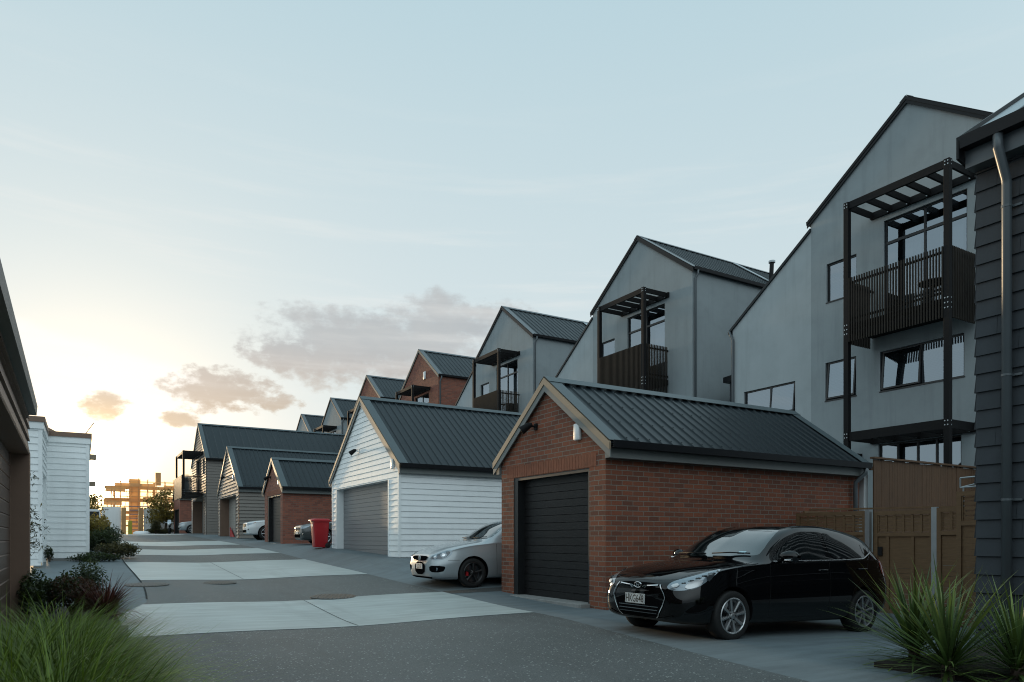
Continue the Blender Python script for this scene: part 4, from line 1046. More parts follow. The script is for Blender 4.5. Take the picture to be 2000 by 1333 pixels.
def tree(label, x, y, z, h, r, n, s, mat, seed, grp=None, ch=.55, asp=.4):
    random.seed(seed); g = thing('tree', label, 'tree', (x, y, z), 0, grp); tk = MB(); br = MB(); mb = MB(); tips = []
    top = Vector((x+random.uniform(-.1, .1)*h, y, z+h*.75)); tk.tube([(x, y, z-.1), (x+.03*h, y, z+h*.3), tuple(top)], [h*.028, h*.02, h*.008], 8)
    for k in range(16):
        a = k*2.4; t = random.uniform(.3, 1); p = Vector((x, y, z)).lerp(top, t); e = p+Vector((math.cos(a)*r, math.sin(a)*r, h*.22*random.uniform(.2, 1.4)))*random.uniform(.5, 1)
        mid = p.lerp(e, .5)+Vector((0, 0, .03*h)); br.tube([tuple(p), tuple(mid), tuple(e)], [h*.009, h*.006, h*.002], 5); tips += [e, mid]
    for i in range(n):
        c = random.choice(tips); d = Vector((random.gauss(0, 1), random.gauss(0, 1), random.gauss(0, .8))); p = c+d*r*.17
        leaf(mb, p, s*random.uniform(.6, 1.3), random.random()**2, random.random(), asp)
    tk.build('trunk', M['bark'], g); br.build('limbs', M['bark'], g); mb.build('crown', M[mat], g)
tree('slender olive-like tree sticking out behind the brown garage', -1.05, 14.4, .15, 3.0, .55, 2600, .042, 'olive', 31, asp=.2)
tree('rounded tree in front of the far white wall, beside the far brick garage', 6.9, 78.3, 1.66, 4.6, 1.5, 3600, .13, 'tree_leaf', 32)
tree('golden backlit tree above the white van', -.2, 76, 1.66, 4.6, 1.9, 3400, .13, 'tree_leaf', 33)
# ------------------------------------------------------------------ cars
def catmull(P, per):
    out = []
    n = len(P)
    for i in range(n-1):
        p0 = P[max(i-1, 0)]; p1 = P[i]; p2 = P[i+1]; p3 = P[min(i+2, n-1)]
        if i == 0: p0 = p1*2-p2
        if i == n-2: p3 = p2*2-p1
        a, b = (p2-p0)*.5*.8, (p3-p1)*.5*.8
        lim = (p2-p1).length
        if a.length > lim: a = a.normalized()*lim
        if b.length > lim: b = b.normalized()*lim
        for k in range(per):
            t = k/per; out.append(p1*(2*t**3-3*t*t+1)+a*(t**3-2*t*t+t)+p2*(-2*t**3+3*t*t)+b*(t**3-t*t))
    out.append(P[-1]); return out
def body_mesh(st, zmid=.58, per=6, ns=96):
    xs = [s[0] for s in st]; F = [pchip(xs, [s[k] for s in st]) for k in range(1, 9)]
    X = []; L = xs[-1]
    for i in range(ns+1):
        t = i/ns; X.append(L*(t-.045*math.sin(2*PI*t)*1.0))
    rings = []
    for x in X:
        zb, ws, wm, wb, zbelt, wr, zs, zc = [f(x) for f in F]
        zm = zb+(zbelt-zb)*.55
        P = [Vector((0, zb)), Vector((ws*.7, zb)), Vector((ws, zb+.05)), Vector((wm, zm)), Vector((wb+.006, zbelt-.03)), Vector((wb, zbelt)), Vector((wr, zs)), Vector((wr*.6, zs+(zc-zs)*.72)), Vector((0, zc))]
        h = catmull(P, per)
        rings.append([Vector((x, -q.x, q.y)) for q in h]+[Vector((x, q.x, q.y)) for q in h[-2:0:-1]])
    n = len(rings[0]); vs = [p for r in rings for p in r]; fs = []
    for i in range(len(rings)-1):
        for k in range(n): fs.append((i*n+k, (i+1)*n+k, (i+1)*n+(k+1) % n, i*n+(k+1) % n))
    fs.append(tuple(range(n))); fs.append(tuple((len(rings)-1)*n+k for k in range(n-1, -1, -1)))
    return vs, fs
def chaikin(P, it=2, closed=True):
    for _ in range(it):
        Q = []; n = len(P)
        for i in range(n if closed else n-1):
            a, b = P[i], P[(i+1) % n]; Q += [(a[0]*.75+b[0]*.25, a[1]*.75+b[1]*.25), (a[0]*.25+b[0]*.75, a[1]*.25+b[1]*.75)]
        P = Q if closed else [P[0]]+Q+[P[-1]]
    return P
class Skin:
    """projects flat outlines onto the car body"""
    def __init__(s, vs, fs): s.b = BVHTree.FromPolygons(vs, fs)
    def hit(s, o, d):
        r = s.b.ray_cast(o, d); return r[0]
    def patch(s, mb, poly, frame, off=.004, step=.035):
        """poly 2-D; frame=(origin, u, v, dir)"""
        o, u, v, d = [Vector(q) for q in frame]
        n = len(poly); V = []
        for i in range(n):
            a, b = Vector(poly[i]), Vector(poly[(i+1) % n]); m = max(1, int((b-a).length/step))
            V += [a+(b-a)*k/m for k in range(m)]
        nb = len(V); E = [(i, (i+1) % nb) for i in range(nb)]
        xs = [p.x for p in V]; ys = [p.y for p in V]
        x = min(xs)+step*.5
        def inside(px, py):
            c = False
            for i in range(nb):
                a, b = V[i], V[(i+1) % nb]
                if (a.y > py) != (b.y > py) and px < (b.x-a.x)*(py-a.y)/(b.y-a.y)+a.x: c = not c
            return c
        G = []
        while x < max(xs):
            y = min(ys)+step*.5
            while y < max(ys):
                if inside(x, y) and min((p-Vector((x, y))).length for p in V) > step*.4: G.append(Vector((x, y)))
                y += step
            x += step
        R = delaunay_2d_cdt(V+G, E, [], 1, 1e-5)
        out = []; bad = set()
        for i, p in enumerate(R[0]):
            h = s.hit(o+u*p.x+v*p.y-d*4, d)
            if h is None: bad.add(i); h = o
            out.append(h-d*off)
        mb.mesh(out, [f for f in R[2] if not any(i in bad for i in f)])
    def strip(s, mb, line, w, frame, off=.003, step=.04):
        o, u, v, d = [Vector(q) for q in frame]; P = []
        for a, b in zip(line[:-1], line[1:]):
            a, b = Vector(a), Vector(b); m = max(1, int((b-a).length/step)); P += [a+(b-a)*k/m for k in range(m)]
        P.append(Vector(line[-1])); L = []; R = []
        for i, p in enumerate(P):
            t = (P[min(i+1, len(P)-1)]-P[max(0, i-1)]).normalized(); nn = Vector((-t.y, t.x))*w/2
            for q, o2 in ((p+nn, L), (p-nn, R)):
                h = s.hit(o+u*q.x+v*q.y-d*4, d); o2.append(None if h is None else h-d*off)
        for i in range(len(P)-1):
            if None not in (L[i], L[i+1], R[i], R[i+1]): mb.face([L[i], L[i+1], R[i+1], R[i]])
def side(sg): return ((0, 0, 0), (1, 0, 0), (0, 0, 1), (0, -sg, 0))     # sg=-1: left side (-y)
FRONT = ((0, 0, 0), (0, 1, 0), (0, 0, 1), (1, 0, 0))
REAR = ((0, 0, 0), (0, 1, 0), (0, 0, 1), (-1, 0, 0))
def diag(sg, a=.55):
    d = Vector((math.cos(a), -sg*math.sin(a), 0)); u = Vector((math.sin(a), sg*math.cos(a), 0)); return ((0, 0, 0), u, (0, 0, 1), d)
def smooth_build(mb, name, mat, par): return mb.build(name, mat, par, smooth=True, local=True, weld=True)
def wheel(car, x, y, sg, R, W, rim, alloy='alloy', spokes=8, tw=.0, double=True, cal=None):
    """sg: outward y direction"""
    w = MB(); e = y
    w.lathe([(rim, -sg*.0), (rim+.012, sg*.006), (R-.025, sg*.010), (R-.006, -sg*.006), (R, -sg*.03), (R, -sg*(W-.03)), (R-.02, -sg*W), (rim, -sg*W)], (x, e, R), 'y', 48)
    o = smooth_build(w, 'wheel', M['rubber'], car)
    rm = MB(); rm.lathe([(rim+.004, sg*.004), (rim-.006, sg*.010), (rim-.016, sg*.002), (rim-.022, -sg*.06), (rim-.03, -sg*.15)], (x, e, R), 'y', 48)
    rm.lathe([(0, sg*.004), (.028, sg*.004), (.034, -sg*.0), (.060, -sg*.012), (.062, -sg*.05)], (x, e, R), 'y', 24)
    for k in range(spokes):
        a = 2*PI*k/spokes+.2; c = Vector((math.cos(a), 0, math.sin(a))); t = Vector((-math.sin(a), 0, math.cos(a)))
        O = Vector((x, e, R)); i0 = .05; i1 = rim-.012; wa, wb = .024, .033+tw
        Y = Vector((0, sg, 0))
        A = [O+c*i0-t*wa*.55-Y*.010, O+c*i0+t*wa*.55-Y*.010, O+c*i1+t*wb*.62+Y*.001, O+c*i1-t*wb*.62+Y*.001]
        B = [p-Y*.04 for p in A]; m0 = O+c*i0-Y*.002; m1 = O+c*i1+Y*.007
        rm.face([A[0], m0, m1, A[3]]); rm.face([m0, A[1], A[2], m1]); rm.face([A[1], B[1], B[2], A[2]]); rm.face([A[0], A[3], B[3], B[0]])
    rm.build('rim', M[alloy], o, smooth=True, local=True, sharp=35)
    dk = MB(); dk.lathe([(0, -sg*.09), (rim-.03, -sg*.09)], (x, e, R), 'y', 32); dk.build('brake_disc', M['lamp_dark'], o, local=True)
    nb = MB()
    for k in range(5):
        a = 2*PI*k/5; nb.lathe([(0, sg*.003), (.011, sg*.003), (.011, -sg*.02)], (x+.045*math.cos(a), e-sg*.004, R+.045*math.sin(a)), 'y', 8)
    nb.build('wheel_nuts', M['plastic_black'], o, local=True)
    if cal:
        cb = MB(); cb.box(x-.15, x-.10, min(e-sg*.085, e-sg*.03), max(e-sg*.085, e-sg*.03), R-.06, R+.08); cb.build('brake_caliper', M[cal], o, local=True)
def textmesh(mb, s, size, org, right, up, sx=1.0, bold=0.0, spacing=1.0, shear=0.0):
    cu = bpy.data.curves.new('txt', 'FONT'); cu.body = s; cu.size = size; cu.align_x = 'CENTER'; cu.align_y = 'CENTER'; cu.offset = bold; cu.space_character = spacing; cu.shear = shear; cu.resolution_u = 3
    o = bpy.data.objects.new('txt', cu); COL.objects.link(o); dg = bpy.context.evaluated_depsgraph_get(); me = o.evaluated_get(dg).to_mesh()
    r, u, g = Vector(right), Vector(up), Vector(org)
    mb.mesh([g+r*v.co.x*sx+u*v.co.y for v in me.vertices], [tuple(p.vertices) for p in me.polygons])
    o.evaluated_get(dg).to_mesh_clear(); bpy.data.objects.remove(o); bpy.data.curves.remove(cu)
def licence(car, p, s, tilt=0.0, w=.36, h=.125):
    x, y, z = p; mb = MB().box(x-.012, x, y-w/2, y+w/2, z-h/2, z+h/2); o = mb.build('licence_plate', M['plate'], car, local=True, bevel=.004)
    t = MB(); textmesh(t, s, .128, (x-.0135, y, z-.004), (0, -1, 0), (0, 0, 1), .70, .0015, 1.02); t.build('plate_text', M['plate_black'], o, local=True)
    b = MB()
    for (a, c, d, e) in ((-w/2+.004, w/2-.004, -h/2+.004, -h/2+.007), (-w/2+.004, w/2-.004, h/2-.007, h/2-.004), (-w/2+.004, -w/2+.007, -h/2+.007, h/2-.007), (w/2-.007, w/2-.004, -h/2+.007, h/2-.007)): b.box(x-.0132, x-.0122, y+a, y+c, z+d, z+e)
    for yy in (-.11, .11): b.lathe([(0, -.0142), (.008, -.0142), (.008, -.011)], (x, y+yy, z+h/2-.016), 'x', 8)
    b.build('plate_border', M['plate_black'], o, local=True)
    return o
def car_base(name, label, loc, rz, ry, st, paint, wheels, R, rim, track, zmid=.58, arch=.045, W=.19, alloy='alloy', spokes=8, cal=None, cat='car', tw=0.0):
    car = thing(name, label, cat, loc, rz, None, ry)
    vs, fs = body_mesh(st, zmid); sk = Skin(vs, fs)
    mb = MB(); mb.mesh(vs, fs); body = mb.build('body', M[paint], car, smooth=True, local=True)
    for x in wheels:
        for sg in (-1, 1):
            c = MB(); n = 48; c.lathe([(0, -.16), (R+arch, -.16), (R+arch, .30), (0, .30)] if sg > 0 else [(0, -.30), (R+arch, -.30), (R+arch, .16), (0, .16)], (x, sg*(track-.14), R+.005), 'y', n)
            co = c.build('cutter', M['plastic_black'], car, local=True, weld=True)
            bm = bmesh.new(); bm.from_mesh(co.data); bmesh.ops.recalc_face_normals(bm, faces=bm.faces); bm.to_mesh(co.data); bm.free()
            md = body.modifiers.new('arch', 'BOOLEAN'); md.object = co; md.operation = 'DIFFERENCE'; md.solver = 'EXACT'; md.material_mode = 'TRANSFER'
    bm = bmesh.new(); bm.from_mesh(body.data); bmesh.ops.recalc_face_normals(bm, faces=bm.faces); bm.to_mesh(body.data); bm.free()
    bpy.context.view_layer.update(); dg = bpy.context.evaluated_depsgraph_get(); nm = bpy.data.meshes.new_from_object(body.evaluated_get(dg)); body.modifiers.clear(); body.data = nm
    for o in [o for o in car.children if o.name.startswith('cutter')]: bpy.data.objects.remove(o)
    nm.shade_smooth(); nm.set_sharp_from_angle(angle=math.radians(28))
    for x in wheels:
        for sg in (-1, 1): wheel(car, x, sg*track, sg, R, W, rim, alloy, spokes, tw, cal=cal)
    return car, sk
def mirrors(car, x, y, z, paint, sc=1.0):
    for sg in (-1, 1):
        m = MB(); R = []
        for t, r in ((0, .02), (.04, .062), (.12, .078), (.20, .066), (.235, .02)):
            R.append([(x-.02+ .085*(.35+.65*r/.078)*math.cos(k*PI/8)*sc*.8 + t*.22, sg*(y+t), z+r*math.sin(k*PI/8)*sc) for k in range(16)])
        vs = [p for q in R for p in q]; n = 16; fs = [(i*n+k, i*n+(k+1) % n, (i+1)*n+(k+1) % n, (i+1)*n+k) for i in range(4) for k in range(n)]
        m.mesh(vs, fs); o = m.build('wing_mirror', M[paint], car, smooth=True, local=True)
        a = MB(); a.box(x+.0, x+.07, min(sg*(y-.07), sg*(y+.05)), max(sg*(y-.07), sg*(y+.05)), z-.06, z-.03); a.build('mirror_stalk', M['plastic_black'], o, local=True, bevel=.01)
        i = MB(); i.box(x-.075, x-.03, min(sg*(y+.10), sg*(y+.20)), max(sg*(y+.10), sg*(y+.20)), z-.055, z-.035); i.build('mirror_indicator', M['chrome'], o, local=True, bevel=.006)

def black_hatch():
    st = [(0.00, .30, .50, .56, .46, .60, .36, .625, .645), (.03, .24, .60, .66, .56, .645, .44, .672, .69), (.10, .21, .68, .735, .66, .685, .52, .715, .735), (.25, .19, .75, .80, .74, .745, .58, .775, .80),
          (.50, .18, .79, .835, .785, .82, .63, .845, .872), (.85, .18, .80, .85, .805, .885, .66, .905, .938), (1.12, .18, .80, .85, .812, .915, .68, .945, .985), (1.35, .18, .80, .85, .815, .935, .675, 1.04, 1.10),
          (1.65, .18, .80, .85, .815, .95, .66, 1.20, 1.27), (1.98, .18, .80, .85, .815, .965, .635, 1.345, 1.405), (2.30, .18, .80, .85, .815, .98, .62, 1.415, 1.455), (2.65, .18, .80, .85, .815, .99, .612, 1.425, 1.465),
          (3.05, .18, .80, .85, .812, 1.00, .605, 1.40, 1.45), (3.40, .19, .80, .85, .805, 1.015, .595, 1.355, 1.415), (3.70, .21, .79, .84, .785, 1.02, .575, 1.295, 1.355), (3.88, .24, .77, .82, .755, .99, .545, 1.17, 1.235),
          (4.00, .28, .73, .78, .71, .90, .47, 1.0, 1.04), (4.08, .33, .68, .72, .65, .80, .42, .86, .89), (4.115, .42, .6, .64, .56, .68, .36, .72, .74)]
    car, sk = car_base('hatchback_car', 'black hatchback parked beside the near brick garage', (5.90, 6.83, .0), math.radians(.5), .031, st, 'car_black', (.755, 3.375), .302, .215, .835, W=.195)
    # glass
    def P(name, mat, poly, fr, off=.004, it=2, par=None, step=.04):
        mb = MB(); sk.patch(mb, chaikin(poly, it) if it else poly, fr, off, step); return smooth_build(mb, name, M[mat], par or car)
    P('windscreen', 'windscreen', [(-.66, 1.03), (-.3, 1.005), (.3, 1.005), (.66, 1.03), (.69, 1.06), (.545, 1.36), (.5, 1.385), (-.5, 1.385), (-.545, 1.36), (-.69, 1.06)], FRONT, .004, 1)
    for sg in (-1, 1):
        F = side(sg)
        P('front_window', 'car_glass', [(1.48, .985), (1.52, .985), (2.0, 1.0), (2.50, 1.012), (2.56, 1.02), (2.56, 1.34), (2.54, 1.368), (2.30, 1.36), (2.06, 1.315), (1.70, 1.13)], F, .004, 1)
        P('rear_window', 'car_glass', [(2.64, 1.02), (3.0, 1.032), (3.34, 1.052), (3.40, 1.08), (3.43, 1.24), (3.38, 1.27), (3.1, 1.328), (2.68, 1.366), (2.64, 1.35)], F, .004, 1)
        P('quarter_window', 'car_glass', [(3.44, 1.075), (3.56, 1.11), (3.66, 1.17), (3.64, 1.195), (3.49, 1.232), (3.47, 1.22)], F, .004, 1)
        mb = MB(); sk.strip(mb, [(1.50, .968), (2.0, .984), (2.55, .998), (3.0, 1.012), (3.40, 1.035), (3.64, 1.12)], .011, F, .006); mb.build('waist_moulding', M['steel'], car, smooth=True, local=True)
        mb = MB()
        for ln in ([(1.42, .93), (1.40, .60), (1.40, .26)], [(2.60, 1.0), (2.60, .6), (2.58, .26)], [(3.50, 1.02), (3.42, .82), (3.12, .62), (3.02, .26)], [(1.40, .26), (3.02, .26)]): sk.strip(mb, ln, .007, F, .0015)
        mb.build('door_gap', M['plate_black'], car, local=True)
        for (x0, z) in ((2.34, .86), (3.22, .885)):
            h = MB(); p0 = sk.hit(Vector((x0, sg*3, z)), Vector((0, -sg, 0))); p1 = sk.hit(Vector((x0+.19, sg*3, z+.008)), Vector((0, -sg, 0)))
            h.tube([p0, p0+Vector((.02, sg*.028, 0)), p1+Vector((-.02, sg*.028, 0)), p1], .012, 8); h.build('door_handle', M['car_black'], car, smooth=True, local=True)
        # lamps
        D = diag(sg, .62)
        hl = P('headlight', 'lamp_glass', [(.385, .625), (.46, .592), (.62, .60), (.76, .635), (.93, .79), (.985, .865), (.90, .845), (.66, .762), (.45, .70)], D, .006, 2, step=.03)
        P('reflector', 'alloy', [(.60, .64), (.67, .615), (.78, .66), (.82, .73), (.70, .725)], D, .022, 2, hl, .02)
        P('lamp_housing', 'lamp_dark', [(.83, .80), (.86, .70), (.90, .75), (.93, .82)], D, .022, 1, hl, .02)
        P('daytime_lamp', 'plastic_white', [(.44, .655), (.50, .625), (.555, .66), (.53, .69)], D, .022, 2, hl, .02)
        P('fog_recess', 'grille_black', [(.60, .33), (.83, .36), (.90, .47), (.84, .455), (.72, .43)], D, .004, 1, step=.03)
        P('tail_light', 'tail_red', [(3.80, .80), (4.02, .76), (4.05, .86), (3.93, 1.0), (3.80, 1.10), (3.77, 1.06)], F, .006, 2)
        mb = MB(); sk.strip(mb, [(.62, .315), (.80, .335), (.93, .39)], .018, D, .008); mb.build('bumper_lip', M['gutter'], car, smooth=True, local=True)
    # nose
    P('upper_grille', 'grille_black', [(-.36, .655), (-.30, .625), (-.12, .598), (.12, .598), (.30, .625), (.36, .655), (.2, .672), (-.2, .672)], FRONT, .005, 2, step=.03)
    P('lower_grille', 'grille_black', [(-.46, .50), (.46, .50), (.36, .29), (.30, .255), (-.30, .255), (-.36, .29)], FRONT, .005, 1, step=.03)
    ch = MB()
    for s in (-1, 1):
        sk.strip(ch, [(s*.37, .655), (s*.45, .55), (s*.47, .50), (s*.43, .40), (s*.35, .27), (s*.31, .245)], .011, FRONT, .012, .03)
        sk.strip(ch, [(s*.34, .648), (s*.2, .636), (s*.12, .632), (s*.07, .61)], .012, FRONT, .013, .03); sk.strip(ch, [(s*.15, .63), (s*.11, .60)], .014, FRONT, .012, .02)
    ch.build('grille_trim', M['chrome'], car, local=True, smooth=True)
    for z in (.30, .34, .38):
        sl = MB(); sk.strip(sl, [(-.36+(.38-z)*.3, z), (.36-(.38-z)*.3, z)], .010, FRONT, .012); sl.build('grille_slat', M['lamp_dark'], car, local=True)
    lp = MB(); sk.strip(lp, [(-.58, .285), (-.4, .245), (-.2, .232), (.2, .232), (.4, .245), (.58, .285)], .022, FRONT, .012); lp.build('front_lip', M['car_black'], car, smooth=True, local=True)
    gap = MB(); sk.strip(gap, [(-.60, .735), (-.45, .715), (-.2, .703), (.2, .703), (.45, .715), (.60, .735)], .006, FRONT, .003, .03)
    TOP = ((0, 0, 0), (1, 0, 0), (0, 1, 0), (0, 0, -1))
    for s in (-1, 1): sk.strip(gap, [(.16, s*.56), (.45, s*.665), (.85, s*.72), (1.2, s*.735)], .006, TOP, .003)
    gap.build('bonnet_gap', M['plate_black'], car, local=True)
    # emblem: chrome oval with a slanted H
    e = MB(); hx = sk.hit(Vector((-3, 0, .632)), Vector((1, 0, 0))).x-.018
    e.tube([(hx, .062*math.cos(k*PI/16), .634+.034*math.sin(k*PI/16)) for k in range(33)], .0055, 6, False)
    for a in (-.022, .022): e.obox((hx, a, .634), (.004, 0, 0), (0, -.0075, .0), (0, -.010, .023))
    e.obox((hx, 0, .634), (.004, 0, 0), (0, .018, .004), (0, 0, .006)); e.build('emblem', M['chrome'], car, smooth=True, local=True, sharp=40)
    px = sk.hit(Vector((-3, .0, .48)), Vector((1, 0, 0))).x-.012; licence(car, (px, .05, .462), 'HKG648')
    mirrors(car, 1.60, .84, 1.03, 'car_black')
    P('registration_sticker', 'sticker', [(-.50, 1.055), (-.50, 1.085), (-.40, 1.085), (-.40, 1.055)], FRONT, .009, 0)
    w = MB()
    for (a, b) in (((.62, 1.035), (.05, 1.035)), ((-.05, 1.04), (-.60, 1.05))):
        A = sk.hit(Vector((-3, a[0], a[1])), Vector((1, 0, 0))); B = sk.hit(Vector((-3, b[0], b[1])), Vector((1, 0, 0)))
        w.tube([A+Vector((-.03, 0, .01)), (A+B)/2+Vector((-.05, 0, .02)), B+Vector((-.03, 0, .01))], .009, 6)
    w.build('wiper', M['plastic_black'], car, smooth=True, local=True)
black_hatch()

def silver_hatch():
    st = [(0.00, .30, .52, .60, .50, .60, .40, .64, .655), (.03, .23, .62, .70, .60, .66, .48, .70, .715), (.12, .20, .71, .78, .70, .71, .56, .745, .765), (.28, .18, .77, .835, .77, .775, .62, .81, .835),
          (.55, .17, .81, .868, .81, .85, .66, .885, .91), (.90, .17, .82, .878, .825, .905, .69, .94, .968), (1.20, .17, .82, .88, .83, .93, .70, .98, 1.015), (1.45, .17, .82, .88, .83, .95, .68, 1.10, 1.15),
          (1.75, .17, .82, .88, .83, .96, .64, 1.26, 1.33), (2.05, .17, .82, .88, .83, .97, .60, 1.385, 1.44), (2.4, .17, .82, .88, .83, .98, .585, 1.43, 1.478), (3.0, .17, .82, .88, .83, .99, .575, 1.41, 1.47), (3.5, .18, .82, .88, .825, 1.0, .56, 1.35, 1.42),
          (3.9, .22, .80, .85, .78, .98, .52, 1.18, 1.25), (4.10, .28, .76, .80, .72, .90, .46, .97, 1.0), (4.2, .36, .68, .72, .62, .75, .40, .80, .82)]
    car, sk = car_base('hatchback_car', 'silver hatchback nosing out between the near brick garage and the white garage', (6.36, 14.55, zg(6.9, 14.0)-.02), math.radians(-2), -.02, st, 'car_silver', (.88, 3.46), .316, .225, .845, alloy='alloy_black', spokes=5, tw=.02, cal='red')
    def P(name, mat, poly, fr, off=.004, it=2, par=None, step=.04):
        mb = MB(); sk.patch(mb, chaikin(poly, it) if it else poly, fr, off, step); return smooth_build(mb, name, M[mat], par or car)
    P('windscreen', 'windscreen', [(-.68, 1.06), (-.3, 1.03), (.3, 1.03), (.68, 1.06), (.70, 1.09), (.56, 1.39), (.52, 1.415), (-.52, 1.415), (-.56, 1.39), (-.70, 1.09)], FRONT, .004, 1)
    w = MB()
    for (a, b) in (((.62, 1.06), (.05, 1.05)), ((-.05, 1.06), (-.60, 1.075))):
        A = sk.hit(Vector((-3, a[0], a[1])), Vector((1, 0, 0))); B = sk.hit(Vector((-3, b[0], b[1])), Vector((1, 0, 0))); w.tube([A+Vector((-.03, 0, .01)), B+Vector((-.03, 0, .01))], .009, 6)
    w.build('wiper', M['plastic_black'], car, smooth=True, local=True)
    for sg in (-1, 1):
        F = side(sg); D = diag(sg, .6)
        P('front_window', 'car_glass', [(1.56, 1.0), (2.0, 1.01), (2.55, 1.02), (2.55, 1.39), (2.30, 1.385), (2.08, 1.34), (1.75, 1.14)], F, .004, 1)
        P('rear_window', 'car_glass', [(2.64, 1.02), (3.3, 1.04), (3.5, 1.2), (3.4, 1.31), (2.64, 1.39)], F, .004, 1)
        hl = P('headlight', 'lamp_glass', [(.44, .63), (.62, .61), (.80, .625), (.90, .72), (.905, .80), (.86, .83), (.74, .815), (.56, .745), (.46, .69)], D, .006, 2, step=.03)
        P('lamp_housing', 'lamp_dark', [(.47, .645), (.62, .63), (.79, .645), (.87, .73), (.87, .79), (.82, .80), (.60, .735), (.50, .69)], D, .009, 2, hl, .025)
        for (cx, cz, r) in ((.60, .685, .048), (.765, .725, .06)):
            P('lamp_lens', 'lamp_glass', [(cx+r*math.cos(k*PI/8), cz+r*math.sin(k*PI/8)) for k in range(16)], D, .013, 0, hl, .02)
            P('lamp_bulb', 'chrome', [(cx+r*.55*math.cos(k*PI/8), cz+r*.55*math.sin(k*PI/8)) for k in range(16)], D, .016, 0, hl, .02)
        P('bumper_intake', 'grille_black', [(.42, .50), (.80, .49), (.82, .44), (.76, .35), (.44, .36)], D, .004, 1, step=.03)
        fg = MB(); h = sk.hit(Vector((0, 0, .42))+Vector(D[1])*.66-Vector(D[3])*4, Vector(D[3]));
        if h: fg.lathe([(0, -.012), (.035, -.012), (.035, .0)], h, 'x', 12); fg.build('fog_lamp', M['lamp_glass'], car, local=True)
        mb = MB()
        for ln in ([(1.46, .93), (1.44, .60), (1.46, .24)], [(2.60, 1.0), (2.60, .24)]): sk.strip(mb, ln, .007, F, .0015)
        sk.strip(mb, [(.30, .60), (.56, .60)], .006, F, .0015); mb.build('door_gap', M['plate_black'], car, local=True)
        lp = MB(); sk.strip(lp, [(.0, .24), (.3, .215), (.52, .21)], .06, F, .004); lp.build('bumper_lip', M['plastic_black'], car, smooth=True, local=True)
    P('grille', 'grille_black', [(-.44, .69), (-.40, .635), (-.30, .595), (.30, .595), (.40, .635), (.44, .69), (.2, .70), (-.2, .70)], FRONT, .014, 1, step=.025)
    P('lower_grille', 'grille_black', [(-.30, .565), (.30, .565), (.26, .29), (-.26, .29)], FRONT, .014, 1, step=.025)
    P('front_lip', 'grille_black', [(-.6, .25), (.6, .25), (.5, .205), (-.5, .205)], FRONT, .014, 0)
    tr = MB(); sk.strip(tr, [(-.36, .592), (-.28, .583), (.28, .583), (.36, .592)], .012, FRONT, .018); tr.build('grille_trim', M['tail_red'], car, local=True)
    hx = sk.hit(Vector((-3, 0, .645)), Vector((1, 0, 0))).x-.026
    e = MB(); e.lathe([(0, .0), (.055, 0), (.06, .006), (.06, .014)], (hx, 0, .648), 'x', 28); eo = e.build('emblem', M['plate'], car, smooth=True, local=True, sharp=40)
    v = MB(); q = hx-.003
    def stroke(a, b): v.bar((q, a[0], .648+a[1]), (q, b[0], .648+b[1]), .010, .004, (1, 0, 0))
    for s in (-1, 1): stroke((s*.022, .048), (0, .006)); stroke((s*.042, .024), (s*.021, -.044)); stroke((s*.021, -.044), (0, .0))
    v.build('emblem_letters', M['lamp_dark'], eo, local=True)
    px = sk.hit(Vector((-3, 0, .46)), Vector((1, 0, 0))).x-.022; licence(car, (px, .0, .47), 'JLS216', h=.12)
    mirrors(car, 1.72, .87, 1.05, 'plastic_black')
silver_hatch()

